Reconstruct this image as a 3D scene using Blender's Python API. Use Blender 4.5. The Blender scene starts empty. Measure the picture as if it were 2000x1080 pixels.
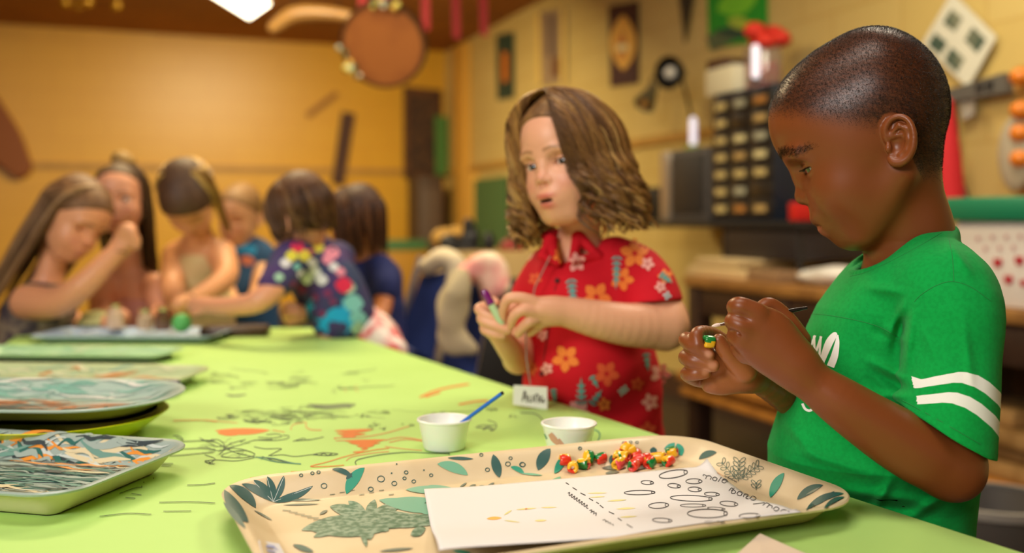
import bpy, bmesh, math, random
import numpy as np
from mathutils import Vector, Matrix
C = bpy.context.scene.collection
S = bpy.context.scene
R0 = random.Random(7)
# ------------------------------------------------------------------ camera
FPX = 1944.0            # focal length in pixels of the 2000 px wide frame
CAMZ = 0.98
HOR = 430.0             # horizon row
TABLE_Z = 0.70
cd = bpy.data.cameras.new('camera'); cam = bpy.data.objects.new('camera', cd); C.objects.link(cam)
cam.location = (0, 0, CAMZ); cam.rotation_euler = (math.pi/2, 0, 0)
cd.sensor_width = 36.0; cd.lens = 36.0*FPX/2000.0
cd.shift_y = -(540-HOR)/2000.0
cd.clip_start = 0.05; cd.clip_end = 60
cd.dof.use_dof = True; cd.dof.focus_distance = 1.0; cd.dof.aperture_fstop = 2.6
S.camera = cam
S.view_settings.view_transform = 'Standard'; S.view_settings.look = 'None'
S.view_settings.gamma = 1.0; S.view_settings.use_curve_mapping = False
S.view_settings.exposure = 0.0
# ------------------------------------------------------------------ world and lights
W = bpy.data.worlds.new('world'); S.world = W; W.use_nodes = True
bg = W.node_tree.nodes['Background']
bg.inputs[0].default_value = (1.0, 0.84, 0.66, 1); bg.inputs[1].default_value = 0.23

def area(name, loc, aim, size, power, col, size_y=None):
    ld = bpy.data.lights.new(name, 'AREA'); ld.energy = power; ld.color = col
    ld.size = size
    if size_y: ld.shape = 'RECTANGLE'; ld.size_y = size_y
    o = bpy.data.objects.new(name, ld); C.objects.link(o); o.location = loc
    d = Vector(aim)-Vector(loc)
    o.rotation_euler = d.to_track_quat('-Z', 'Y').to_euler()
    return o
area('window_daylight', (-1.9, -1.7, 2.35), (0.35, 1.2, 0.9), 1.3, 112, (1.0, 0.96, 0.91), 1.0)
area('ceiling_panel_light', (-0.2, 0.7, 2.59), (-0.2, 0.7, 0), 1.2, 20, (1.0, 0.92, 0.80), 0.6)  # added overhead fill to brighten the near table, no fixture there
area('ceiling_panel_light', (1.1, 2.6, 2.59), (1.0, 2.6, 0), 1.2, 38, (1.0, 0.90, 0.70), 0.6)
area('ceiling_panel_light', (-0.9, 3.3, 2.59), (-0.9, 3.2, 0), 1.0, 62, (1.0, 0.80, 0.46), 0.6)  # added warm fill for the far table and the forehead rim
area('ceiling_panel_light', (-1.5, 6.2, 2.59), (-1.9, 7.4, 0), 1.2, 190, (1.0, 0.84, 0.52), 1.2)

# ------------------------------------------------------------------ small helpers
def P(px, py, Y):
    return np.array([(px-1000.0)/FPX*Y, Y, CAMZ-(py-HOR)/FPX*Y])
def PT(px, py, z=TABLE_Z):
    Y = (CAMZ-z)*FPX/(py-HOR)
    return np.array([(px-1000.0)/FPX*Y, Y, z])
def lin(c):
    if isinstance(c, str):
        c = tuple(int(c[i:i+2], 16)/255 for i in (0, 2, 4))
    return tuple((x/12.92 if x <= 0.04045 else ((x+0.055)/1.055)**2.4) for x in c[:3])
def L4(c): return lin(c)+(1.0,)

_m = {}
def mat(name, col, rough=0.6, noise=None, bump=0.0, bscale=80, metal=0.0, spec=0.5, sss=0.0, emit=None, emit_s=1.0,
        attr=None, coat=0.0, sheen=0.0, trans=0.0, nscale=None, stripes=None):
    """procedural principled material; noise = (second colour, scale, amount)"""
    if name in _m: return _m[name]
    m = bpy.data.materials.new(name); m.use_nodes = True
    nt = m.node_tree; b = nt.nodes['Principled BSDF']
    b.inputs['Roughness'].default_value = rough; b.inputs['Metallic'].default_value = metal
    b.inputs['Specular IOR Level'].default_value = spec
    b.inputs['Base Color'].default_value = L4(col)
    tc = nt.nodes.new('ShaderNodeTexCoord')
    src = None
    if attr:
        a = nt.nodes.new('ShaderNodeAttribute'); a.attribute_name = attr
        src = a.outputs['Color']
    if noise:
        n = nt.nodes.new('ShaderNodeTexNoise'); n.inputs['Scale'].default_value = noise[1]; n.inputs['Detail'].default_value = 4
        nt.links.new(tc.outputs['Object'], n.inputs['Vector'])
        r = nt.nodes.new('ShaderNodeValToRGB')
        r.color_ramp.elements[0].position = 0.42; r.color_ramp.elements[1].position = 0.62
        r.color_ramp.elements[0].color = (0, 0, 0, 1); r.color_ramp.elements[1].color = (noise[2],)*3+(1,)
        nt.links.new(n.outputs['Fac'], r.inputs['Fac'])
        mx = nt.nodes.new('ShaderNodeMix'); mx.data_type = 'RGBA'
        nt.links.new(r.outputs['Color'], mx.inputs['Factor'])
        if src: nt.links.new(src, mx.inputs['A'])
        else: mx.inputs['A'].default_value = L4(col)
        mx.inputs['B'].default_value = L4(noise[0])
        src = mx.outputs['Result']
    if src: nt.links.new(src, b.inputs['Base Color'])
    if bump:
        n2 = nt.nodes.new('ShaderNodeTexNoise'); n2.inputs['Scale'].default_value = bscale; n2.inputs['Detail'].default_value = 3
        nt.links.new(tc.outputs['Object'], n2.inputs['Vector'])
        bp = nt.nodes.new('ShaderNodeBump'); bp.inputs['Strength'].default_value = bump; bp.inputs['Distance'].default_value = 0.002
        nt.links.new(n2.outputs['Fac'], bp.inputs['Height']); nt.links.new(bp.outputs['Normal'], b.inputs['Normal'])
    if sss:
        b.inputs['Subsurface Weight'].default_value = sss
        b.inputs['Subsurface Radius'].default_value = (1.0, 0.35, 0.2); b.inputs['Subsurface Scale'].default_value = 0.004
    if coat: b.inputs['Coat Weight'].default_value = coat; b.inputs['Coat Roughness'].default_value = 0.15
    if sheen: b.inputs['Sheen Weight'].default_value = sheen
    if trans: b.inputs['Transmission Weight'].default_value = trans
    if emit:
        b.inputs['Emission Color'].default_value = L4(emit); b.inputs['Emission Strength'].default_value = emit_s
    _m[name] = m
    return m

def mesh_obj(name, V, Fc, mats, parent=None, smooth=True, midx=None, cols=None, auto=None):
    me = bpy.data.meshes.new(name)
    V = np.asarray(V, dtype=np.float32)
    if isinstance(Fc, np.ndarray):
        n = len(Fc); w = Fc.shape[1]
        me.vertices.add(len(V)); me.vertices.foreach_set('co', V.ravel())
        me.loops.add(n*w); me.loops.foreach_set('vertex_index', Fc.astype(np.int32).ravel())
        me.polygons.add(n); me.polygons.foreach_set('loop_start', np.arange(0, n*w, w, dtype=np.int32))
        me.polygons.foreach_set('loop_total', np.full(n, w, dtype=np.int32))
        me.update(calc_edges=True)
    else:
        me.from_pydata([tuple(map(float, v)) for v in V], [], [tuple(int(i) for i in f) for f in Fc]); me.update()
    if smooth: me.polygons.foreach_set('use_smooth', np.ones(len(me.polygons), dtype=bool))
    if not isinstance(mats, (list, tuple)): mats = [mats]
    for m in mats: me.materials.append(m)
    if midx is not None: me.polygons.foreach_set('material_index', np.asarray(midx, dtype=np.int32))
    if cols is not None:
        a = me.color_attributes.new('Col', 'FLOAT_COLOR', 'POINT')
        c4 = np.ones((len(V), 4), dtype=np.float32); c4[:, :3] = cols
        a.data.foreach_set('color', c4.ravel())
    if auto:
        me.set_sharp_from_angle(angle=auto)
    o = bpy.data.objects.new(name, me); C.objects.link(o)
    if parent is not None: o.parent = parent
    return o
def tag(o, label, cat, group=None):
    o['label'] = label; o['category'] = cat
    if group: o['group'] = group
    return o
def thing(name, label, cat, group=None):
    o = bpy.data.objects.new(name, None); C.objects.link(o)
    o.empty_display_size = 0.05
    return tag(o, label, cat, group)
def struct(o):
    o['kind'] = 'structure'; return o

class MB:
    """collects boxes, tubes, lathes ... into one mesh"""
    def __init__(s): s.V = []; s.F = []; s.M = []; s.n = 0
    def add(s, V, F, m=0):
        V = np.asarray(V, float)
        s.V.append(V); s.F += [tuple(i+s.n for i in f) for f in F]; s.M += [m]*len(F); s.n += len(V); return s
    def box(s, c, size, rot=None, m=0, bev=0.0):
        hx, hy, hz = size[0]/2, size[1]/2, size[2]/2
        b = min(bev, hx*.9, hy*.9, hz*.9)
        R = np.eye(3) if rot is None else rot
        if b <= 0:
            V = np.array([(x, y, z) for x in (-hx, hx) for y in (-hy, hy) for z in (-hz, hz)])
            F = [(0, 1, 3, 2), (4, 6, 7, 5), (0, 4, 5, 1), (2, 3, 7, 6), (0, 2, 6, 4), (1, 5, 7, 3)]
        else:
            bm = bmesh.new(); bmesh.ops.create_cube(bm, size=1.0)
            for v in bm.verts: v.co = (v.co.x*2*hx, v.co.y*2*hy, v.co.z*2*hz)
            bmesh.ops.bevel(bm, geom=list(bm.edges), offset=b, segments=2, affect='EDGES', profile=0.5)
            V = np.array([v.co[:] for v in bm.verts]); F = [tuple(v.index for v in f.verts) for f in bm.faces]; bm.free()
        return s.add(V@R.T+np.array(c), F, m)
    def tube(s, pts, r, n=10, m=0, cap=True, flat=None):
        pts = np.asarray(pts, float); k = len(pts)
        r = np.full(k, r) if np.isscalar(r) else np.asarray(r, float)
        T = np.gradient(pts, axis=0); T /= np.linalg.norm(T, axis=1)[:, None]+1e-12
        up = np.array([0, 0, 1.0]) if abs(T[0, 2]) < 0.9 else np.array([1.0, 0, 0])
        V = []
        u = np.cross(T[0], up); u /= np.linalg.norm(u)
        a = np.linspace(0, 2*math.pi, n, endpoint=False)
        for i in range(k):
            u = u-T[i]*np.dot(u, T[i]); u /= np.linalg.norm(u)+1e-12
            w = np.cross(T[i], u)
            fl = 1.0 if flat is None else flat
            V.append(pts[i]+r[i]*(np.cos(a)[:, None]*u+fl*np.sin(a)[:, None]*w))
        V = np.concatenate(V)
        F = [(i*n+j, i*n+(j+1) % n, (i+1)*n+(j+1) % n, (i+1)*n+j) for i in range(k-1) for j in range(n)]
        if cap: F += [tuple(range(n-1, -1, -1)), tuple((k-1)*n+j for j in range(n))]
        return s.add(V, F, m)
    def lathe(s, prof, c=(0, 0, 0), n=32, m=0, rot=None, closed=False):
        k = len(prof); a = np.linspace(0, 2*math.pi, n, endpoint=False); V = []
        for r, z in prof: V.append(np.stack([r*np.cos(a), r*np.sin(a), np.full(n, z)], 1))
        V = np.concatenate(V); R = np.eye(3) if rot is None else rot
        F = [(i*n+j, i*n+(j+1) % n, (i+1)*n+(j+1) % n, (i+1)*n+j) for i in range(k-1) for j in range(n)]
        if not closed: F += [tuple(range(n-1, -1, -1)), tuple((k-1)*n+j for j in range(n))]
        return s.add(V@R.T+np.array(c), F, m)
    def prism(s, poly, d, m=0):
        """poly: list of 3-D points, d: extrusion vector"""
        n = len(poly); V = np.array([np.array(p, float) for p in poly]+[np.array(p, float)+np.array(d) for p in poly])
        F = [tuple(range(n)), tuple(range(2*n-1, n-1, -1))]+[(i, i+n, (i+1) % n+n, (i+1) % n) for i in range(n)]
        return s.add(V, F, m)
    def build(s, name, mats, parent=None, smooth=True, auto=0.6):
        V = np.concatenate(s.V)
        o = mesh_obj(name, V, s.F, mats, parent, smooth, s.M, auto=auto if smooth else None)
        bm = bmesh.new(); bm.from_mesh(o.data); bmesh.ops.recalc_face_normals(bm, faces=bm.faces); bm.to_mesh(o.data); bm.free()
        return o
def rotz(a):
    c, s = math.cos(a), math.sin(a); return np.array([[c, -s, 0], [s, c, 0], [0, 0, 1.0]])
def rotx(a):
    c, s = math.cos(a), math.sin(a); return np.array([[1.0, 0, 0], [0, c, -s], [0, s, c]])
def roty(a):
    c, s = math.cos(a), math.sin(a); return np.array([[c, 0, s], [0, 1.0, 0], [-s, 0, c]])
def frame(fwd, up):
    f = np.array(fwd, float); f /= np.linalg.norm(f); u = np.array(up, float); u -= f*np.dot(u, f); u /= np.linalg.norm(u)
    return np.stack([np.cross(f, u), f, u], 1)     # columns right, forward, up
def spline(pts, n):
    """Catmull-Rom through points (any dimension)"""
    p = np.asarray(pts, float); p = np.vstack([2*p[0]-p[1], p, 2*p[-1]-p[-2]]); k = len(p)-3; out = []
    for t in np.linspace(0, k-1e-9, n):
        i = int(t); f = t-i; a, b, c, d = p[i:i+4]
        out.append(0.5*((2*b)+(c-a)*f+(2*a-5*b+4*c-d)*f*f+(3*b-a-3*c+d)*f**3))
    return np.array(out)

# ------------------------------------------------------------------ smooth solid modelling (distance fields -> one skin)
def _smin(a, b, k):
    h = np.maximum(k-np.abs(a-b), 0)/k
    return np.minimum(a, b)-h*h*k*0.25
class Solid:
    def __init__(s): s.ops = []
    def op(s, fn, c, r, k=0.004, mode='u'): s.ops.append((fn, np.asarray(c, np.float32), float(r), float(k), mode)); return s
    def ell(s, c, rad, R=None, k=0.004, mode='u'):
        c = np.asarray(c, np.float32); rad = np.asarray(rad, np.float32); R = np.eye(3, dtype=np.float32) if R is None else np.asarray(R, np.float32)
        def fn(p):
            q = (p-c)@R
            k0 = np.linalg.norm(q/rad, axis=1); k1 = np.linalg.norm(q/(rad*rad), axis=1)
            return np.where(k0 < 1e-4, -rad.min(), k0*(k0-1)/np.maximum(k1, 1e-6))
        return s.op(fn, c, rad.max(), k, mode)
    def cone(s, a, b, ra, rb, k=0.004, mode='u', flat=None):
        """tapered capsule"""
        a = np.asarray(a, np.float32); b = np.asarray(b, np.float32); ab = b-a; l2 = float(ab@ab)+1e-12
        def fn(p):
            t = np.clip(((p-a)@ab)/l2, 0, 1)
            return np.linalg.norm(p-a-t[:, None]*ab, axis=1)-(ra+(rb-ra)*t)
        return s.op(fn, (a+b)/2, math.sqrt(l2)/2+max(ra, rb), k, mode)
    def chain(s, pts, rad, k=0.003, mode='u'):
        for i in range(len(pts)-1): s.cone(pts[i], pts[i+1], rad[i], rad[i+1], k, mode)
        return s
    def limb(s, pts, rad, k=0.003, mode='u', sub=4):
        """smooth tapered tube through the joints, one single surface"""
        q = spline(np.column_stack([np.asarray(pts, float), np.asarray(rad, float)]), sub*(len(pts)-1)+1) if len(pts) > 2 else np.column_stack([pts, rad])
        A = q[:-1, :3].astype(np.float32); B = q[1:, :3].astype(np.float32); ra = q[:-1, 3].astype(np.float32); rb = q[1:, 3].astype(np.float32)
        AB = B-A; L2 = (AB**2).sum(1)+1e-12
        def fn(p):
            D = None
            for i in range(len(A)):
                t = np.clip(((p-A[i])@AB[i])/L2[i], 0, 1); d = np.linalg.norm(p-A[i]-t[:, None]*AB[i], axis=1)-(ra[i]+(rb[i]-ra[i])*t)
                D = d if D is None else _smin(D, d, .0015)
            return D
        lo = np.minimum(A, B).min(0); hi = np.maximum(A, B).max(0)
        return s.op(fn, (lo+hi)/2, np.linalg.norm(hi-lo)/2+q[:, 3].max(), k, mode)
    def half(s, c, n, r, k=0.001, mode='s'):
        """removes (mode s) the half space on the side n of c, within radius r"""
        c = np.asarray(c, np.float32); n = np.asarray(n, np.float32); n = n/np.linalg.norm(n)
        return s.op(lambda p: -((p-c)@n), c, r, k, mode)
    def ev(s, Pts, cen, br):
        """Pts (B,n,3); cen (B,3) centres, br block radius"""
        B, n, _ = Pts.shape
        D = np.full((B, n), 0.5, np.float32)
        for fn, c, r, k, mode in s.ops:
            m = (np.linalg.norm(cen-c, axis=1)-r) < br+3.5*k+0.012
            if mode == 'c': m[:] = True
            idx = np.nonzero(m)[0]
            if len(idx) == 0: continue
            for q in range(0, len(idx), 2000):
                ii = idx[q:q+2000]
                d = fn(Pts[ii].reshape(-1, 3)).reshape(len(ii), n).astype(np.float32)
                if mode == 'u': D[ii] = _smin(D[ii], d, k)
                elif mode == 's': D[ii] = -_smin(-D[ii], d, k)
                elif mode == 'i': D[ii] = -_smin(-D[ii], -d, k)
                elif mode == 'd': D[ii] = D[ii]+d          # displacement
                elif mode == 'c': D[ii] = -_smin(-D[ii], -d, k)
        return D
    def point(s, p):
        p = np.asarray(p, np.float32).reshape(-1, 3)
        return s.ev(p[:, None, :], p, 0.0)[:, 0]
    def mesh(s, lo, hi, h, NB=8):
        lo = np.asarray(lo, np.float32); hi = np.asarray(hi, np.float32)
        nb = np.ceil((hi-lo)/(h*NB)).astype(int)
        g = np.stack(np.meshgrid(*[np.arange(x) for x in nb], indexing='ij'), -1).reshape(-1, 3)
        hd = h*NB*0.5*math.sqrt(3)
        act = []
        for q in range(0, len(g), 60000):
            gg = g[q:q+60000]; cen = lo+(gg+0.5).astype(np.float32)*h*NB
            d = s.ev(cen[:, None, :], cen, hd)[:, 0]
            act.append(gg[np.abs(d) < hd*1.35+0.002])
        g = np.concatenate(act)
        a = np.arange(NB+1); loc = np.stack(np.meshgrid(a, a, a, indexing='ij'), -1).reshape(-1, 3)
        CV = []; CI = []; E = []
        dims = (nb*NB+2).astype(np.int64)
        def cid(ijk): return (ijk[..., 0]*dims[1]+ijk[..., 1])*dims[2]+ijk[..., 2]
        off8 = np.array([(x, y, z) for x in (0, 1) for y in (0, 1) for z in (0, 1)])
        for q in range(0, len(g), 1500):
            gg = g[q:q+1500]
            ip = gg[:, None, :]*NB+loc[None]
            pts = lo+ip.astype(np.float32)*h
            cen = lo+(gg+0.5).astype(np.float32)*h*NB
            D = s.ev(pts, cen, hd).reshape(-1, NB+1, NB+1, NB+1)
            sg = D < 0
            corn = np.stack([D[:, x:x+NB, y:y+NB, z:z+NB] for x, y, z in off8], -1)
            cs = corn < 0
            mix = cs.any(-1) & ~cs.all(-1)
            bi, i, j, k = np.nonzero(mix)
            v = corn[bi, i, j, k]          # M,8
            acc = np.zeros((len(v), 3), np.float32); cnt = np.zeros(len(v), np.float32)
            for e1 in range(8):
                for bit in (4, 2, 1):
                    if e1 & bit: continue
                    e2 = e1 | bit
                    cr = (v[:, e1] < 0) != (v[:, e2] < 0)
                    t = v[:, e1]/(v[:, e1]-v[:, e2]+1e-20)
                    pos = off8[e1]+np.clip(t, 0, 1)[:, None]*(off8[e2]-off8[e1])
                    acc += np.where(cr[:, None], pos, 0); cnt += cr
            base = gg[bi]*NB+np.stack([i, j, k], 1)
            CV.append(lo+(base+acc/cnt[:, None])*h); CI.append(cid(base.astype(np.int64)))
            for ax in range(3):
                sl0 = [slice(0, NB)]*3; sl1 = list(sl0); sl1[ax] = slice(1, NB+1)
                A = sg[(slice(None),)+tuple(sl0)]; B_ = sg[(slice(None),)+tuple(sl1)]
                bi2, i2, j2, k2 = np.nonzero(A != B_)
                pt = gg[bi2]*NB+np.stack([i2, j2, k2], 1)
                E.append((pt.astype(np.int64), np.full(len(pt), ax), A[bi2, i2, j2, k2]))
        V = np.concatenate(CV); ids = np.concatenate(CI)
        o = np.argsort(ids); ids = ids[o]; V = V[o]
        pt = np.concatenate([e[0] for e in E]); ax = np.concatenate([e[1] for e in E]); fl = np.concatenate([e[2] for e in E])
        Fs = []
        for a_ in range(3):
            m = ax == a_; p = pt[m]; f = fl[m]
            b_, c_ = (a_+1) % 3, (a_+2) % 3
            q = np.stack([p]*4, 1)
            q[:, 1, b_] -= 1; q[:, 2, b_] -= 1; q[:, 2, c_] -= 1; q[:, 3, c_] -= 1
            I = cid(q); pos = np.searchsorted(ids, I); pos = np.minimum(pos, len(ids)-1)
            ok = (ids[pos] == I).all(1) & (q >= 0).all((1, 2))
            pos = pos[ok]; f = f[ok]
            pos[~f] = pos[~f][:, ::-1]
            Fs.append(pos)
        return V.astype(np.float32), np.concatenate(Fs)
def noise3(p, f, seed=0):
    """cheap smooth pseudo noise (sum of sines) for cloth waviness"""
    r = np.random.RandomState(seed); o = np.zeros(len(p), np.float32)
    for _ in range(5):
        d = r.randn(3); d /= np.linalg.norm(d); o += np.sin((p@d.astype(np.float32))*f*r.uniform(.6, 1.6)+r.uniform(0, 6))
    return o/5
def sstep(a, b, x):
    t = np.clip((x-a)/(b-a), 0, 1); return t*t*(3-2*t)
# ------------------------------------------------------------------ the room (turned 20.9 degrees to the view)
K = np.array([-0.65, 9.75, 0]); UX = np.array([0.934, 0.356, 0]); VX = np.array([-0.356, 0.934, 0]); ZZ = np.array([0, 0, 1.0])
CEIL = 2.63
RROT = np.stack([UX, VX, ZZ], 1)
def RM(u, v, z): return K+UX*u+VX*v+ZZ*z       # u along the back wall (right +), v away along the right wall (0 = corner)
def onright(px, py, out=0.0):
    """point on the right wall seen at the pixel; out = distance in front of it"""
    d = np.array([(px-1000)/FPX, 1.0, -(py-HOR)/FPX]); o = np.array([0, 0, CAMZ])
    t = (np.dot(K-UX*out-o, UX))/np.dot(d, UX); return o+d*t
def onback(px, py, out=0.0):
    d = np.array([(px-1000)/FPX, 1.0, -(py-HOR)/FPX]); o = np.array([0, 0, CAMZ])
    t = (np.dot(K-VX*out-o, VX))/np.dot(d, VX); return o+d*t
def wallmat(name, a, b, bw, bh, axis, mortar):
    m = bpy.data.materials.new(name); m.use_nodes = True; nt = m.node_tree; p = nt.nodes['Principled BSDF']
    g = nt.nodes.new('ShaderNodeNewGeometry'); s = nt.nodes.new('ShaderNodeSeparateXYZ'); nt.links.new(g.outputs['Position'], s.inputs[0])
    dt = nt.nodes.new('ShaderNodeVectorMath'); dt.operation = 'DOT_PRODUCT'; dt.inputs[1].default_value = tuple(axis); nt.links.new(g.outputs['Position'], dt.inputs[0])
    cb = nt.nodes.new('ShaderNodeCombineXYZ'); nt.links.new(dt.outputs['Value'], cb.inputs[0]); nt.links.new(s.outputs['Z'], cb.inputs[1])
    br = nt.nodes.new('ShaderNodeTexBrick'); nt.links.new(cb.outputs[0], br.inputs['Vector'])
    br.inputs['Color1'].default_value = L4(a); br.inputs['Color2'].default_value = L4(b); br.inputs['Mortar'].default_value = L4(mortar)
    br.inputs['Scale'].default_value = 1.0; br.inputs['Mortar Size'].default_value = 0.007; br.inputs['Brick Width'].default_value = bw; br.inputs['Row Height'].default_value = bh
    nt.links.new(br.outputs['Color'], p.inputs['Base Color'])
    p.inputs['Roughness'].default_value = 0.38
    bp = nt.nodes.new('ShaderNodeBump'); bp.inputs['Strength'].default_value = 0.15; bp.inputs['Distance'].default_value = 0.003
    inv = nt.nodes.new('ShaderNodeMath'); inv.operation = 'SUBTRACT'; inv.inputs[0].default_value = 1.0
    nt.links.new(br.outputs['Fac'], inv.inputs[1]); nt.links.new(inv.outputs[0], bp.inputs['Height']); nt.links.new(bp.outputs['Normal'], p.inputs['Normal'])
    return m
m_wb = wallmat('back_wall_paint', 'DCA42A', 'DAA128', 0.42, 0.21, UX, 'D69C26')
m_wr = wallmat('right_wall_block', 'CCB26C', 'C9AE66', 0.42, 0.21, VX, 'C0A25C')
def slab(name, u0, u1, v0, v1, z0, z1, m):
    b = MB(); b.box(RM((u0+u1)/2, (v0+v1)/2, (z0+z1)/2), (abs(u1-u0), abs(v1-v0), abs(z1-z0)), RROT)
    return struct(b.build(name, m, smooth=False))
m_floor = mat('floor_vinyl', '3A2A1E', 0.5, noise=('2E2018', 3, 1), bump=0.05)
m_ceil = mat('ceiling_board', 'A86A24', 0.8, noise=('9A5F20', 2, .6))
slab('floor', -7.0, 0.2, -13.5, 0.2, -0.1, 0.0, m_floor)
slab('ceiling', -7.0, 0.2, -13.5, 0.2, CEIL, CEIL+0.1, m_ceil)
slab('wall_back', -7.0, 0.2, 0.0, 0.2, 0, CEIL, m_wb)
slab('wall_right', 0.0, 0.2, -13.5, 0.0, 0, CEIL, m_wr)
slab('wall_left', -7.2, -7.0, -13.5, 0.2, 0, CEIL, m_wb)
m_rail = mat('rail_wood', 'B8883A', 0.5, noise=('A67A30', 9, .7))
slab('trim_1', -6.9, -0.02, -0.025, -0.002, 1.42, 1.47, m_rail)
slab('trim_2', -0.025, -0.002, -10.0, -0.03, 1.42, 1.47, m_rail)
slab('baseboard_back', -6.9, -0.02, -0.022, -0.002, 0.0, 0.12, mat('baseboard_brown', '4A3020', 0.5))
slab('baseboard_right', -0.022, -0.002, -13, -0.03, 0.0, 0.12, mat('baseboard_brown', '4A3020', 0.5))
# ------------------------------------------------------------------ heads (local units: 1 = 0.535 mm for the near boy; x right, y forward, z up, origin between the ears)
class HeadFrame:
    def __init__(s, o, R, sc, sy=0.95): s.o = np.asarray(o, np.float32); s.R = np.asarray(R, np.float32); s.sc = sc; s.sy = sy
    def w(s, p):
        p = np.asarray(p, float).copy(); p = p*np.array([1, s.sy, 1])
        return (p*s.sc)@s.R.T+s.o
    def inv(s, p): return ((np.asarray(p, np.float32)-s.o)@s.R)/s.sc/np.array([1, s.sy, 1], np.float32)
    def ell(s, sd, c, rad, rot=None, k=10, mode='u'):
        R = s.R if rot is None else s.R@np.asarray(rot, np.float32)
        rad = np.array(rad, float)*(1, s.sy, 1) if rot is None else np.array(rad, float)
        sd.ell(s.w(c), rad*s.sc, R, k*s.sc, mode)
    def cone(s, sd, a, b, ra, rb, k=10, mode='u'): sd.cone(s.w(a), s.w(b), ra*s.sc, rb*s.sc, k*s.sc, mode)
    def chain(s, sd, pts, rad, k=6, mode='u'):
        for i in range(len(pts)-1): s.cone(sd, pts[i], pts[i+1], rad[i], rad[i+1], k, mode)

def head_ops(sd, H, gaze=0.0, openness=1.0, mouth=0.0, detail=True, ears=True, ear_tilt=0.45, chub=1.0, nose=1.0, lips=1.0, brow=1.0, wide=1.0):
    W_ = wide
    H.ell(sd, (0, 28, 90), (130*W_, 168, 155))
    H.ell(sd, (0, 108, 112), (98*W_, 99, 98), k=40)           # forehead
    H.ell(sd, (0, -37, 108), (123*W_, 110, 132), k=30)
    H.ell(sd, (0, 70, 10), (108*W_, 122, 120), k=40)            # mid face
    H.ell(sd, (0, 102, -48), (82*W_*chub, 96, 88), k=40)          # lower face
    H.ell(sd, (0, 112, -96), (64*W_, 78, 54), k=36)          # jaw
    for sx in (-1, 1):
        H.cone(sd, (sx*82*W_, 8, -55), (sx*40, 128, -122), 24, 24, k=40)
        H.ell(sd, (sx*60*W_, 122, -38), (42*chub, 52, 50), k=46)      # cheek
        H.ell(sd, (sx*56, 172, 64), (34*brow, 22, 14*brow), k=30)              # brow bone
    H.ell(sd, (0, 140, -120), (32, 44, 28), k=26)             # chin
    H.ell(sd, (0, 160, -66), (46, 48, 40), k=26)              # muzzle
    if detail:
        for sx in (-1, 1):
            H.ell(sd, (sx*60, 197, 36), (30, 30, 22), k=24, mode='s')      # socket
    H.chain(sd, [(0, 186, 62), (0, 192, 30), (0, 199, 2)], [13*nose, 11*nose, 13*nose], k=16)
    H.ell(sd, (0, 206, -9), (17*nose, 17*nose, 16*nose), k=12)
    for sx in (-1, 1):
        H.ell(sd, (sx*18*nose, 194, -17), (12*nose, 17, 13*nose), k=9)
    # lips
    H.ell(sd, (0, 186, -60), (34, 27, 13*lips), k=10)
    H.ell(sd, (0, 179, -88-mouth*10), (28, 28, 13*lips), k=9)
    for sx in (-1, 1):
        H.ell(sd, (sx*9, 199, -59), (13, 11, 8), k=6)
    if detail:
        if mouth > 0:
            H.ell(sd, (0, 196, -76-mouth*5), (24, 30, 4+6*mouth), k=4, mode='s')
        else:
            H.chain(sd, [(-36, 190, -78), (-18, 209, -77), (0, 215, -76), (18, 209, -77), (36, 190, -78)], [2, 3.2, 4, 3.2, 2], k=5, mode='s')
        for sx in (-1, 1):
            H.ell(sd, (sx*10.5, 203, -28), (6, 9, 8), k=4, mode='s')
            # lids
            H.ell(sd, (sx*56, 148, 32), (30, 29, 26), k=8)
            lz = 31+openness*1.5-(1-openness)*2
            H.ell(sd, (sx*62, 174, lz), (29, 29, 3.6+6.0*openness), k=2.0, mode='s')
            # crease of the upper lid
            H.chain(sd, [(sx*34, 172, 42), (sx*54, 176, 49), (sx*80, 160, 42)], [2, 2.2, 2], k=5, mode='s')
    if ears:
        for sx in (-1, 1): ear_ops(sd, H, sx, ear_tilt, detail, W_)
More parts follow.
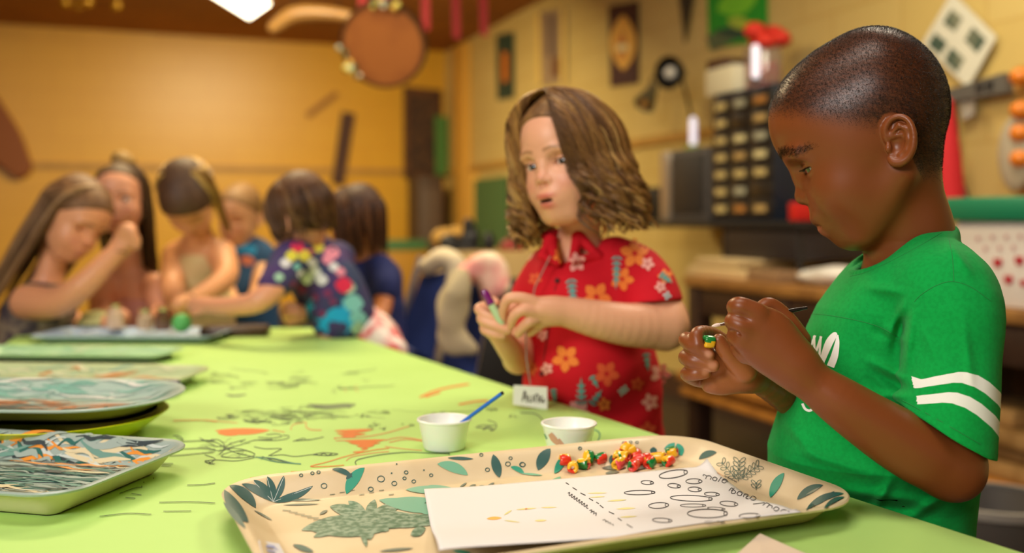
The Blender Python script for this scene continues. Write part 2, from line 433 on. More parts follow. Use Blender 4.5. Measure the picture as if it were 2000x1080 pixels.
def ear_ops(sd, H, sx, tilt, detail, W_=1.0):
    c, s_ = math.cos(tilt), math.sin(tilt)
    back = np.array([0, -c, -s_]); up = np.array([0, -s_, c]); out = np.array([sx*1.0, 0, 0]); o = np.array([sx*114*W_, -14, 0])
    def q(a, b, h): return o+back*a*1.0+up*b+out*h
    hel = [(-25, 3, 6), (-27, 24, 10), (-17, 42, 15), (1, 48, 20), (18, 39, 24), (27, 16, 26), (26, -12, 24), (17, -32, 19), (3, -43, 14), (-12, -43, 9), (-19, -34, 6)]
    hel = spline([(a*.93, b*.93, h, r) for (a, b, h), r in zip(hel, [6.5, 6, 5.2, 5, 5, 5.2, 5.8, 6.5, 8, 8, 6])], 34)
    sd.limb([H.w(q(*p[:3])) for p in hel], [p[3]*H.sc for p in hel], 5*H.sc, sub=1)
    # bowl: thin plate joined to the head
    R = H.R@np.stack([out*sx, -(back+out*0.42*sx*sx)/np.linalg.norm(back+out*0.42), up], 1) if False else None
    n = np.cross(back+out*0.45, up); n /= np.linalg.norm(n)
    e1 = back+out*0.45; e1 = e1/np.linalg.norm(e1); e3 = up; e2 = np.cross(e3, e1)
    Rm = np.stack([e1, e2, e3], 1)
    if np.linalg.det(Rm) < 0: Rm[:, 1] *= -1
    H.ell(sd, q(0, 3, 9), (25, 6, 40), rot=Rm, k=6)
    H.ell(sd, q(-6, 0, 2), (16, 14, 30), rot=Rm, k=8)
    if detail:
        H.ell(sd, q(-4, -8, 16), (15, 9, 17), rot=Rm, k=5, mode='s')
        H.ell(sd, q(-6, 21, 19), (12, 8, 10), rot=Rm, k=4, mode='s')
        H.chain(sd, [q(-14, 14, 12), q(0, 28, 18), q(13, 22, 20), q(16, 2, 20), q(12, -18, 17), q(0, -27, 14)], [3, 4.5, 5, 4.6, 4.2, 3.5], k=4)
        H.chain(sd, [q(-24, 9, 10), q(-12, 7, 9), q(2, 10, 12)], [2.5, 3, 2.5], k=4)
        H.ell(sd, q(-21, -14, 10), (6, 6, 9), rot=Rm, k=5)
    return
def eyes(H, parent, gaze=(0, 0), iris='3A2412', white='E8E0D8', n=24, big=.885):
    """eyeballs with iris and pupil, turned by gaze (sideways, down) radians"""
    obs = []
    for sx in (-1, 1):
        c = H.w((sx*56, 147.5, 32)); r = 25.6*H.sc
        b = MB(); prof = []
        N = 26
        for i in range(N+1):
            t = math.pi*i/N; prof.append((max(r*math.sin(t), 1e-5), -r*math.cos(t)))
        # poles along local +z -> turned forward
        a, d = gaze
        loc = rotz(-a)@rotx(-math.pi/2-d)
        Rw = H.R.astype(float)@loc
        b.lathe(prof, (0, 0, 0), n=n)
        V = np.concatenate(b.V); zc = V[:, 2]/r
        mi = []
        for f in b.F:
            m_ = np.mean(zc[list(f)])
            mi.append(2 if m_ > 0.975 else (1 if m_ > big else 0))
        o = mesh_obj('eye', V@Rw.T+c, b.F, [mat('eye_white_'+white, white, 0.12, coat=.5), mat('iris_'+iris, iris, 0.15, coat=.8), mat('pupil', '050505', 0.05, coat=1)], parent, True, mi)
        obs.append(o)
    return obs
def chain_px(sd, pts, k=0.003, sc=1.0):
    """pts: (px, py, Y, radius in px)"""
    W_ = [P(p[0], p[1], p[2]) for p in pts]; r = [p[3]*p[2]/FPX*sc for p in pts]
    sd.limb(W_, r, k)
    return W_
def skin_cols(V, base, fn=None):
    c = np.tile(np.array(lin(base), np.float32), (len(V), 1))
    return c
def mixc(c, w, col):
    w = np.clip(w, 0, 1)[:, None].astype(np.float32); return c*(1-w)+np.array(lin(col), np.float32)*w
def strands(name, roots, paths, r0, mats, parent, seg=3, cols=None, taper=0.15, sub=None):
    """paths (N,K,3) polylines -> thin three-sided strands in one mesh"""
    N, K, _ = paths.shape
    T = np.gradient(paths, axis=1); T /= np.linalg.norm(T, axis=2, keepdims=True)+1e-9
    ref = np.array([0.3, 0.5, 0.81]); u = np.cross(T, ref); u /= np.linalg.norm(u, axis=2, keepdims=True)+1e-9; v = np.cross(T, u)
    rr = np.linspace(0, 1, K); rad = (1-(1-taper)*rr**2)
    r0 = np.full(N, r0) if np.isscalar(r0) else r0
    V = np.zeros((N, K, seg, 3), np.float32)
    for j in range(seg):
        a = 2*math.pi*j/seg
        V[:, :, j] = paths+(r0[:, None]*rad[None])[..., None]*(math.cos(a)*u+math.sin(a)*v)
    idx = np.arange(N*K*seg).reshape(N, K, seg)
    F = []
    for j in range(seg):
        j2 = (j+1) % seg
        F.append(np.stack([idx[:, :-1, j], idx[:, :-1, j2], idx[:, 1:, j2], idx[:, 1:, j]], -1).reshape(-1, 4))
    c = None
    if cols is not None: c = np.repeat(cols, K*seg, axis=0)
    return mesh_obj(name, V.reshape(-1, 3), np.concatenate(F), mats, parent, True, cols=c)

# ------------------------------------------------------------------ strokes: flat ribbons laid on any surface through a mapping (2-D point -> 3-D)
class Strokes:
    def __init__(s, fmap): s.f = fmap; s.V = []; s.F = []; s.M = []; s.n = 0
    def rib(s, pts, w, m=0, n=None, closed=False, smooth=True):
        pts = np.asarray(pts, float)
        if closed: pts = np.vstack([pts, pts[:1]])
        w = np.full(len(pts), w) if np.isscalar(w) else np.asarray(w, float)
        n = n or max(4, len(pts)*5)
        pw = np.column_stack([pts, w])
        if smooth and len(pts) > 2: pw = spline(pw, n)
        else:
            t = np.linspace(0, len(pts)-1, max(n, len(pts))); pw = np.stack([np.interp(t, np.arange(len(pts)), pw[:, i]) for i in range(3)], 1)
        p, w = pw[:, :2], np.maximum(pw[:, 2], 0)
        T = np.gradient(p, axis=0); T /= np.linalg.norm(T, axis=1)[:, None]+1e-9; N = np.stack([-T[:, 1], T[:, 0]], 1)
        rows = [p+N*w[:, None]*q for q in (0.5, 0, -0.5)]
        pp = np.stack(rows, 1).reshape(-1, 2); k = len(p)
        s.V.append(s.f(pp)); s.F += [(i*3+a+s.n, i*3+a+1+s.n, (i+1)*3+a+1+s.n, (i+1)*3+a+s.n) for i in range(k-1) for a in (0, 1)]
        s.M += [m]*(2*(k-1)); s.n += len(pp)
        return s
    def leaf(s, a, b, w, m=0, curve=0.0, n=12):
        a = np.array(a, float); b = np.array(b, float); d = b-a; nn = np.array([-d[1], d[0]])
        t = np.linspace(0, 1, n); p = a+t[:, None]*d+nn*(curve*4*t*(1-t))[:, None]
        return s.rib(p, w*np.sin(np.pi*t)**0.75, m, n=n*2)
    def ring(s, c, rx, ry, w, m=0, rot=0.0, n=26):
        a = np.linspace(0, 2*math.pi, n); x = rx*np.cos(a); y = ry*np.sin(a); co, si = math.cos(rot), math.sin(rot)
        return s.rib(np.stack([c[0]+x*co-y*si, c[1]+x*si+y*co], 1), w, m, n=n*1, smooth=False)
    lim = None
    def data(s):
        V = np.concatenate(s.V)
        if s.lim:       # drop the pieces that would bridge a gap between two surfaces
            ok = [max(np.linalg.norm(V[f[i]]-V[f[(i+1) % 4]]) for i in range(4)) < s.lim for f in s.F]
            s.F = [f for f, k in zip(s.F, ok) if k]; s.M = [m for m, k in zip(s.M, ok) if k]
        return V, s.F, s.M
    def build(s, name, mats, parent=None):
        V, F, M = s.data(); return mesh_obj(name, V, F, mats, parent, True, M)
def hitpx(sd, pts, y0, y1, off=0.0006, n=60):
    """first surface of the solid met along the view ray of each pixel between depths y0 and y1"""
    pts = np.asarray(pts, float); r = np.stack([(pts[:, 0]-1000)/FPX, np.ones(len(pts)), -(pts[:, 1]-HOR)/FPX], 1)
    Y = np.full(len(pts), y0); done = np.zeros(len(pts), bool); step = (y1-y0)/n
    for _ in range(n):
        d = sd.point(np.array([0, 0, CAMZ])+r*Y[:, None]); done |= d < 0
        Y = np.where(done, Y, Y+step)
    a = Y-step; b = Y.copy()
    for _ in range(12):
        mth = (a+b)/2; d = sd.point(np.array([0, 0, CAMZ])+r*mth[:, None]); b = np.where(d < 0, mth, b); a = np.where(d < 0, a, mth)
    return np.array([0, 0, CAMZ])+r*(b-off)[:, None]
# ------------------------------------------------------------------ the near boy in the green shirt
BF = np.array([-0.930, 0.366, 0.0])       # he faces across the table
pit = math.radians(26)
f_ = BF*math.cos(pit)+np.array([0, 0, -math.sin(pit)])
HB = HeadFrame(P(1745, 290, 1.055), frame(f_, (0, 0, 1)), 0.000537)
sb = Solid()
head_ops(sb, HB, openness=0.28, chub=0.93)
# neck
NB_ = P(1790, 470, 1.07)
sb.cone(HB.w((0, -8, -30)), P(1782, 450, 1.065), 0.034, 0.037, k=0.02)
sb.cone(P(1782, 450, 1.065), P(1786, 560, 1.08), 0.037, 0.055, k=0.02)
# torso under the shirt
sb.ell(P(1785, 620, 1.085), (0.055, 0.075, 0.085), k=0.03)
sb.ell(P(1730, 850, 1.10), (0.065, 0.080, 0.14), k=0.03)
sb.ell(P(1735, 1060, 1.12), (0.045, 0.07, 0.12), k=0.03)
# near (left) arm
SHN = (1850, 560, 1.02)
arm = [(1850, 565, 1.015, 62), (1866, 740, .985, 50), (1866, 860, .965, 52), (1858, 912, .958, 58)]
chain_px(sb, arm, 0.012)
fore = [(1858, 915, .955, 60), (1800, 886, .950, 62), (1745, 853, .948, 60), (1690, 818, .946, 54), (1640, 784, .946, 48), (1592, 750, .95, 40), (1560, 724, .952, 36)]
chain_px(sb, fore, 0.014)
# hand (back of the hand to the camera)
hand = [((1562, 722, .952, 35), (1528, 690, .955, 40), (1500, 664, .957, 40), (1482, 646, .956, 36)),
        ((1550, 715, .956, 36), (1505, 700, .957, 32), (1470, 682, .958, 27)),
        ((1550, 700, .955, 34), (1518, 644, .956, 30), (1487, 622, .955, 23), (1478, 616, .953, 20))]
for h_ in hand: chain_px(sb, h_, 0.014)
def finger(pts): chain_px(sb, pts, .0035)
finger([(1482, 616, .952, 20), (1459, 603, .949, 18.5), (1443, 598, .950, 17.5), (1436, 600, .960, 16), (1442, 606, .972, 14.5), (1456, 612, .978, 13)])   # index
finger([(1462, 645, .952, 20), (1443, 633, .949, 18.5), (1433, 628, .955, 17), (1436, 632, .968, 15), (1452, 640, .976, 13)])   # middle
finger([(1454, 672, .957, 19), (1441, 660, .957, 17.5), (1436, 657, .963, 16), (1440, 660, .974, 14)])   # ring
finger([(1456, 694, .964, 17), (1444, 683, .967, 15), (1442, 678, .973, 13), (1450, 676, .980, 12)])
chain_px(sb, [(1560, 665, .985, 24), (1532, 622, .990, 19), (1503, 598, .990, 16.5), (1484, 606, .985, 14), (1468, 614, .981, 12)], .006)   # thumb
for kx, ky, dy in ((1480, 611, .9445), (1458, 640, .9445), (1452, 668, .949)):
    sb.ell(P(kx, ky, dy), (.0055, .0035, .0055), k=.010)
for l_ in ([(1426, 613, .944), (1440, 616, .940), (1454, 620, .9395), (1462, 624, .939)], [(1428, 645, .950), (1438, 647, .945), (1446, 650, .9445), (1453, 653, .944)], [(1434, 671, .957), (1446, 677, .952), (1456, 684, .951)], [(1492, 603, .957), (1505, 612, .952), (1530, 628, .950)]):
    sb.limb([P(*q) for q in l_], [.0009, .0011, .0008, .0002][:len(l_)], .004, 's')
# far (right) arm and hand
chain_px(sb, [(1735, 560, 1.17, 52), (1690, 760, 1.20, 46), (1660, 880, 1.19, 42)], .012)
chain_px(sb, [(1660, 860, 1.19, 40), (1600, 820, 1.16, 40), (1540, 775, 1.10, 34), (1485, 742, 1.05, 28), (1466, 735, 1.04, 28)], .012)
chain_px(sb, [(1465, 735, 1.035, 29), (1430, 730, 1.025, 30), (1395, 742, 1.020, 20)], .010)
chain_px(sb, [(1460, 728, 1.03, 26), (1425, 700, 1.025, 24), (1402, 700, 1.03, 20)], .010)
chain_px(sb, [(1455, 735, 1.03, 24), (1415, 755, 1.025, 15), (1385, 752, 1.025, 14)], .010)
chain_px(sb, [(1455, 722, 1.01, 24), (1434, 702, 1.003, 20), (1416, 684, .995, 16), (1404, 664, .992, 12.5)], .005)      # thumb
chain_px(sb, [(1425, 700, 1.03, 18), (1412, 668, 1.03, 15), (1385, 651, 1.02, 13.5), (1362, 652, 1.00, 13), (1364, 672, .992, 11.5)], .003)   # index
chain_px(sb, [(1410, 705, 1.04, 17), (1372, 678, 1.04, 16), (1342, 664, 1.015, 15.5), (1350, 672, 1.0, 15), (1366, 682, .994, 14), (1384, 693, .990, 12)], .003)  # middle
chain_px(sb, [(1405, 725, 1.04, 17), (1368, 708, 1.04, 16), (1341, 698, 1.015, 15.5), (1352, 703, 1.0, 15), (1374, 709, .995, 14), (1393, 714, .992, 12.5)], .003)    # ring
chain_px(sb, [(1395, 742, 1.035, 16), (1362, 740, 1.035, 15), (1342, 731, 1.015, 13.5), (1356, 730, 1.0, 12.5), (1378, 729, .998, 10.5)], .003)   # pinky
V, Fq = sb.mesh((0.10, 0.85, 0.60), (0.58, 1.36, 1.22), 0.0013)
# colours of the skin
base = '7E421F'
col = skin_cols(V, base)
L = HB.inv(V)
front = (L[:, 1] > 120) & (np.abs(L[:, 0]) < 60)
hz = L[:, 2]; hy = L[:, 1]; hx = np.abs(L[:, 0])
inhead = (hz > -160) & (hy > -190) & (hx < 160) & (hz < 300)
upper_lip = np.exp(-((hx/36)**4+((hz+66)/9)**4))*(hy > 172); lower_lip = np.exp(-((hx/30)**4+((hz+90)/12)**4))*(hy > 165)
col = mixc(col, upper_lip*.6*inhead, '5E2E1E'); col = mixc(col, lower_lip*.8*inhead, 'B0604E')
# brows
browl = np.interp(hx, [0, 20, 45, 70, 95, 115], [76, 80, 87, 84, 70, 60])
bw = np.exp(-((hz-browl)/8.0)**4)*sstep(14, 26, hx)*(1-sstep(92, 112, hx))*(hy > 105)
nz = 0.55+0.45*np.clip(noise3(V, 2600, 3)*2, -1, 1)
col = mixc(col, bw*inhead*0.6*nz, '140A06')
# hairline: behind / above this the scalp is darkened by close cropped hair
hairline = lambda y, z, x: np.minimum.reduce([(z-150)+0*(y)+ (130-y)*0.9, (z-30)+ (75-y)*1.1+0*z, (z+60)+(-40-y)*2.2])
hd_ = hairline(hy, hz, hx)
hd2 = np.where(hy < -20, 200.0, (hz-(26+np.clip((hy+10), 0, 400)*0.74)))
hd2 = np.where(hy < -20, (hz+75)*1.0+(-hy-20)*0.2, hd2)
hm = sstep(-26, 34, hd2)*inhead*(hx < 136)
# keep the ears free of hair
eu = HB.w((0, 0, 0))
earm = ((hy+14)**2/38**2+(hz-0)**2/56**2 < 1) & (hx > 104)
hm = hm*(~earm)
nz2 = 0.80+0.20*np.clip(noise3(V, 1500, 5)*2, -1, 1)
col = mixc(col, hm*0.80*nz2, '180D07')
# nails and palm
def near(px, py, Y, r):
    q = P(px, py, Y); return np.exp(-(np.linalg.norm(V-q.astype(np.float32), axis=1)/r)**6)
for n_ in ((1386, 692, .980, .0062), (1394, 714, .982, .0066), (1379, 729, .988, .005)): col = mixc(col, near(*n_)*.75, 'D9A088')
for n_ in ((1420, 728, 1.0, .034),): col = mixc(col, near(*n_)*.55, 'B8703F')
m_bskin = mat('dark_brown_skin', base, 0.37, attr='Col', bump=0.05, bscale=2600, sss=0.04, spec=0.4)
boy = thing('person', 'child with cropped hair in green short-sleeved shirt painting a bead with a fine brush', 'person', None)
bbody = mesh_obj('body', V, Fq, m_bskin, boy, cols=col)
eyes(HB, boy, gaze=(-0.35, 0.22), iris='1A0D06', white='9C9084', big=.80)  # lash shade put into the greyed eye white
# cropped hair: tens of thousands of tiny curls rooted on the scalp
rs = np.random.RandomState(4)
P4 = V[Fq]; fc = P4.mean(1); ar = np.linalg.norm(np.cross(P4[:, 2]-P4[:, 0], P4[:, 3]-P4[:, 1]), axis=1)/2
nrm = np.cross(P4[:, 2]-P4[:, 0], P4[:, 3]-P4[:, 1]); nrm /= np.linalg.norm(nrm, axis=1, keepdims=True)+1e-12
fm = hm[Fq].mean(1)
pr = ar*fm; pr /= pr.sum()
NS = 60000
ii = rs.choice(len(fc), NS, p=pr)
jit = rs.randn(NS, 3)*0.0006
root = fc[ii]+jit-nrm[ii]*np.sum(jit*nrm[ii], 1)[:, None]
n0 = nrm[ii]
if np.mean(np.sum(n0*(root-HB.w((0, 0, 80))), 1)) < 0: n0 = -n0
tang = np.cross(n0, rs.randn(NS, 3)); tang /= np.linalg.norm(tang, axis=1, keepdims=True)
ln = (0.0009+0.0013*rs.rand(NS))*(0.45+0.55*np.clip(fm[ii], 0, 1))
K_ = 5; ts = np.linspace(0, 1, K_)
paths = root[:, None]-n0[:, None]*0.0003+n0[:, None]*(ln[:, None]*np.sin(ts*2.0)[None])[..., None]+tang[:, None]*(ln[:, None]*(ts**1.5*0.9)[None])[..., None]
strands('hair', None, paths, 0.00009+0.00005*rs.rand(NS), mat('black_hair', '120B08', 0.24, spec=.8), boy)
# brow hairs
pr2 = ar*(bw*inhead)[Fq].mean(1); ib = rs.choice(len(fc), 1500, p=pr2/pr2.sum())
nb = nrm[ib]*(1 if np.mean(np.sum(nrm[ii]*n0, 1)) > 0 else -1); rb = fc[ib]+rs.randn(1500, 3)*.0004
lx = HB.inv(rb)[:, 0]; dirw = np.sign(lx)[:, None]*HB.R[:, 0][None]*0.8-0.35*HB.R[:, 1][None]+rs.randn(1500, 3)*.25
dirw -= nb*np.sum(dirw*nb, 1)[:, None]; dirw /= np.linalg.norm(dirw, axis=1, keepdims=True)
lb = .0022+.0022*rs.rand(1500)
pb = rb[:, None]+nb[:, None]*(lb[:, None]*np.sin(np.linspace(0, 2.6, 5))[None]*.35)[..., None]+dirw[:, None]*(lb[:, None]*np.linspace(0, 1, 5)[None])[..., None]
strands('eyebrow', None, pb, 0.00010, mat('black_hair', '120B08', 0.35, spec=.6), boy)
# lashes
for sx in (-1, 1):
    pts = []
    for t in np.linspace(-1, 1, 34):
        a = np.array([sx*(58+t*24), 0, 35.5-2.5*t*t])
        a[1] = 147+28.5*math.sqrt(max(1-((a[0]*sx-56)/30)**2-((a[2]-32)/26)**2, .02))
        d = np.array([sx*(t*0.5+.15), 1.0, -0.5]); d /= np.linalg.norm(d)
        u = np.array([0, 0, 1.0])
        pts.append([HB.w(a+d*s*12+u*(s*s*6.0)) for s in (0, .35, .7, 1)])
    strands('eyelashes', None, np.array(pts), 0.00026, mat('black_hair', '120B08', 0.35, spec=.6), boy)
# ------------------------------------------------------------------ green shirt of the near boy
ss = Solid()
rows = np.array([  # row, front column, back column, half width (m), depth
    (470, 1700, 1868, .060, 1.075), (505, 1672, 1890, .085, 1.08), (545, 1640, 1915, .100, 1.085), (600, 1598, 1925, .104, 1.09), (660, 1570, 1925, .104, 1.095),
    (740, 1545, 1918, .104, 1.10), (820, 1520, 1912, .106, 1.10), (880, 1500, 1905, .110, 1.10), (925, 1500, 1900, .104, 1.115), (960, 1530, 1896, .100, 1.12), (1000, 1545, 1892, .098, 1.12), (1100, 1550, 1890, .098, 1.12), (1250, 1550, 1890, .098, 1.12)], float)
zc = CAMZ-(rows[:, 0]-HOR)/FPX*rows[:, 4]
xf = (rows[:, 1]-1000)/FPX*rows[:, 4]; xb = (rows[:, 2]-1000)/FPX*rows[:, 4]
o_ = np.argsort(zc); zc = zc[o_]; xf = xf[o_]; xb = xb[o_]; hw = rows[o_, 3]; yc = rows[o_, 4]
fd = np.array([-0.985, 0.17]); rt = np.array([0.17, 0.985])
def torso(p):
    z = p[:, 2]
    a = np.interp(z, zc, xf); b = np.interp(z, zc, xb); w = np.interp(z, zc, hw); y0 = np.interp(z, zc, yc)
    cx = (a+b)/2; hd = (b-a)/2*0.97
    qx = (p[:, 0]-cx)*fd[0]+(p[:, 1]-y0)*fd[1]; qy = (p[:, 0]-cx)*rt[0]+(p[:, 1]-y0)*rt[1]
    g = (np.abs(qx/hd)**2.3+np.abs(qy/w)**2.3)**(1/2.3)
    return (g-1)*np.minimum(hd, w)*0.9
cT = P(1700, 850, 1.1)
chain_px(ss, [(1835, 560, 1.01, 92), (1858, 600, .985, 92), (1856, 700, .975, 90), (1850, 790, .965, 92), (1842, 900, .955, 94)], .022)
# sleeve hem
hemn = P(1922, 882, .95)-P(1760, 792, .95); hemn = np.array([hemn[2], 0.012, -hemn[0]]); hemn /= np.linalg.norm(hemn)
if hemn[2] > 0: hemn = -hemn
hemc = P(1841, 837, .955)
ss.op(lambda p: -((p-hemc.astype(np.float32))@hemn.astype(np.float32)), hemc, .14, .0015, 's')
chain_px(ss, [(1745, 545, 1.17, 60), (1700, 650, 1.20, 72), (1690, 760, 1.20, 75)], .02)
ss.op(torso, cT, .45, .006)
ss.op(lambda p: -((p-P(1757, 478, 1.07).astype(np.float32))@np.array([-.42, 0, .907], np.float32)), cT, .5, .016, 's')
for y_ in (1.03, 1.13): ss.cone(P(1810, 512, y_), P(1835, 560, 1.0 if y_ < 1.08 else 1.16), .030, .040, .02)
# folds: soft ridges (+) and creases (-) running over the cloth
FOLDS = [((1770, 585), (1735, 660), .006), ((1785, 600), (1768, 730), .005), ((1690, 560), (1770, 572), .004), ((1690, 700), (1768, 745), .006),
         ((1705, 720), (1772, 762), -.005), ((1680, 770), (1775, 775), .005), ((1720, 640), (1770, 668), .005), ((1560, 880), (1700, 925), .006),
         ((1640, 955), (1830, 985), .007), ((1650, 975), (1820, 1005), -.004), ((1600, 800), (1700, 860), .005), ((1760, 1020), (1860, 960), .007),
         ((1700, 1010), (1745, 930), .006), ((1850, 470), (1900, 540), .004), ((1530, 820), (1600, 900), .004), ((1880, 620), (1900, 760), .003), ((1762, 600), (1745, 700), -.006), ((1745, 660), (1700, 640), -.004), ((1740, 790), (1690, 730), -.004), ((1800, 640), (1830, 700), .002)]
def folds(p):
    Y = np.maximum(p[:, 1], .5); px = 1000+p[:, 0]/Y*FPX; py = HOR+(CAMZ-p[:, 2])/Y*FPX; o = np.zeros(len(p), np.float32)
    for a, b, h in FOLDS:
        a = np.array(a, float); ab = np.array(b, float)-a; t = np.clip(((px-a[0])*ab[0]+(py-a[1])*ab[1])/(ab@ab), 0, 1)
        d2 = (px-a[0]-t*ab[0])**2+(py-a[1]-t*ab[1])**2
        o -= h*np.exp(-d2/(8.5+300*abs(h))**2)*np.sin(np.pi*np.clip(t*.9+.05, 0, 1))
    return o*(p[:, 1] < 1.12)
ss.op(folds, cT, .6, .01, 'd')
ss.op(lambda p: 0.0014*noise3(p*np.array([1, 1, .6], np.float32), 62, 2)+0.0006*noise3(p, 150, 6), cT, .6, .01, 'd')
def hollow(p):
    A = P(1853, 770, .967).astype(np.float32); B = P(1842, 885, .957).astype(np.float32)
    ab = B-A; t = np.clip((p-A)@ab/(ab@ab), 0, 1.4)
    return np.linalg.norm(p-A-t[:, None]*ab, axis=1)-.0405
ss.op(hollow, P(1850, 790, .965), .14, .002, 's')
# neck opening with its ribbed collar
cc = P(1758, 484, 1.07); cA = np.array([-.907, 0, -.42]); cB = np.array([.12, .99, 0.0]); cN = np.array([-.42, 0, .907])
def neckhole(p):
    q = p-cc.astype(np.float32); a = q@cA.astype(np.float32)/.0545; b = q@cB.astype(np.float32)/.047; n = q@cN.astype(np.float32)
    g = (np.sqrt(a*a+b*b)-1)*.05
    return np.maximum(g+np.clip(-n, 0, .1)*.25, -n-.03)
ss.op(neckhole, cc, .09, .003, 's')
ring = [cc+cA*math.cos(a)*.0560+cB*math.sin(a)*.0485+cN*(-.0045) for a in np.linspace(0, 2*math.pi, 49)]
ss.chain(ring, [.0034]*len(ring), .002)
ss.half(P(1700, 1170, 1.1), (0, 0, -1), .5, .002, 's')
V, Fq = ss.mesh((0.16, 0.84, 0.50), (0.60, 1.34, 1.06), 0.0013)
d = (V-hemc.astype(np.float32))@hemn.astype(np.float32)
s_ = -d/(95/FPX*.955)*95.0
sa_, sb2 = P(1857, 640, .98), P(1842, 900, .955); sab = sb2-sa_; st_ = np.clip((V-sa_)@sab/(sab@sab), 0, 1)
onsl = (np.linalg.norm(V-sa_-st_[:, None]*sab, axis=1) < .060) & (V[:, 1] < .985) & (V[:, 0] > P(1771, 700, .965)[0])
hx_ = np.cross(hemn, [0, 1, 0]); hx_ = hx_ if hx_[0] > 0 else -hx_; hx_ /= np.linalg.norm(hx_)
tt = (V-hemc.astype(np.float32))@hx_.astype(np.float32)/(1/FPX*.955)+92.5
b2 = np.interp(tt, [-40, 0, 12, 25, 40, 53, 75, 100, 142, 185], [-10, 12, 30, 45, 60, 68, 73, 72, 64, 50])
s2 = s_-b2
m_shirt = mat('green_jersey', '069E44', 0.85, bump=0.3, bscale=2200, sheen=0.05, spec=.15, noise=('058C3A', 260, .5))
nt = m_shirt.node_tree; pb_ = nt.nodes['Principled BSDF']
an = nt.nodes.new('ShaderNodeAttribute'); an.attribute_name = 'band'
lt = nt.nodes.new('ShaderNodeMath'); lt.operation = 'LESS_THAN'; lt.inputs[1].default_value = 0.0; nt.links.new(an.outputs['Fac'], lt.inputs[0])
mx = nt.nodes.new('ShaderNodeMix'); mx.data_type = 'RGBA'; nt.links.new(lt.outputs[0], mx.inputs['Factor'])
old = pb_.inputs['Base Color'].links[0].from_socket
nt.links.new(old, mx.inputs['A']); mx.inputs['B'].default_value = L4('F2F0E8'); nt.links.new(mx.outputs['Result'], pb_.inputs['Base Color'])
o = mesh_obj('shirt', V, Fq, m_shirt, boy); o['label'] = 'green shirt with two white bands on the sleeve'
shirt_boy = o
bd = np.minimum(np.abs(s2)-11, np.abs(s2-42)-11); bd = np.where(onsl, bd, 30.0)
at = o.data.attributes.new('band', 'FLOAT', 'POINT'); at.data.foreach_set('value', bd.astype(np.float32))
b_ = MB()
for pl in ([(1786, 589), (1800, 575), (1830, 557), (1860, 550), (1895, 560), (1937, 589)], [(1587, 613), (1620, 616), (1670, 625), (1716, 638), (1755, 659)], [(1853, 466), (1860, 500), (1863, 549)],
           [(1660, 540), (1690, 532), (1740, 510), (1800, 478), (1850, 448)], [(1763, 782), (1800, 802), (1850, 830), (1915, 868)]):
    q = hitpx(ss, spline(pl, 40), .86, 1.3, 0.0)
    b_.tube(q, .0004, 6)
sm_ = b_.build('seam', mat('dark_green_thread', '0E8038', .8), boy)
st = Strokes(lambda p: hitpx(ss, p, .86, 1.35))
for pl in ([(1566, 692), (1575, 655)], [(1575, 655), (1578, 690)], [(1578, 690), (1592, 655)], [(1590, 656), (1591, 695)], [(1591, 695), (1604, 657)], [(1603, 657), (1600, 700)]):
    st.rib(pl, 4.5, n=8)
st.rib([(1603, 712), (1611, 690), (1620, 668), (1630, 654), (1635, 652)], [10, 13, 15, 11, 3], n=16)
st.rib([(1622, 716), (1630, 695), (1635, 670), (1636, 654)], [15, 14, 9, 3], n=16)
st.rib([(1600, 715), (1608, 698), (1612, 688)], [8, 7, 5], n=8)
for pl in ([(1528, 768), (1533, 758)], [(1534, 770), (1538, 760)], [(1536, 761), (1546, 768)], [(1545, 776), (1549, 766)], [(1550, 778), (1557, 770)]): st.rib(pl, 3, n=5)
st.rib([(1567, 788), (1572, 798), (1580, 802), (1586, 800)], 5, n=10)
pr_ = st.build('chest_print', mat('white_ink', 'F2F2EC', .8), boy); pr_['label'] = 'white printed lettering on the chest'
# dark trousers below the shirt
tb = Solid()
for sy_ in (-.055, .055): tb.chain([P(1700, 1200, 1.1)+np.array([0, sy_, 0]), np.array([.40, 1.09+sy_, .30]), np.array([.405, 1.09+sy_, .10])], [.062, .045, .040], .02)
V, Fq = tb.mesh((0.25, .9, .05), (.56, 1.3, .66), .004)
mesh_obj('trousers', V, Fq, mat('navy_cloth', '1C2238', .9), boy)
bs = MB()
for sy_ in (-.055, .055):
    bs.lathe([(.03, 0), (.036, .01), (.036, .03), (.030, .06), (.026, .07)], (.405, 1.09+sy_, 0), 20); bs.box((.35, 1.09+sy_+.0, .025), (.12, .065, .05), bev=.02)
bs.build('shoe', mat('shoe_grey', '3A3A40', .6), boy)
# ------------------------------------------------------------------ fine brush and bead in the near boy's hands
def seg(a, b, ta, tb, n=6):
    a, b = np.array(a), np.array(b); return [a+(b-a)*t for t in np.linspace(ta, tb, n)]
ba, bb = P(1390, 637, .972), P(1576, 601, .990)
br = thing('paintbrush', 'fine paintbrush with black handle and pale paint on its tip, in the hand', 'paintbrush')
b = MB(); b.tube(seg(ba, bb, .22, 1, 9), [.0019, .0022, .0026, .0028, .0027, .0025, .0022, .0019, .0014], 12); b.build('handle', mat('black_lacquer', '15120F', .25, coat=.6), br)
b = MB(); b.tube(seg(ba, bb, .075, .24, 4), [.0014, .0019, .0021, .0021], 12); b.build('ferrule', mat('brushed_steel', 'C8C4BC', .25, metal=1), br)
b = MB(); b.tube(seg(ba, bb, 0.0, .09, 6), [.0003, .0012, .0018, .0019, .0017, .0013], 10); b.build('bristles', mat('paint_pink', 'E8CFC4', .4, coat=.5), br)
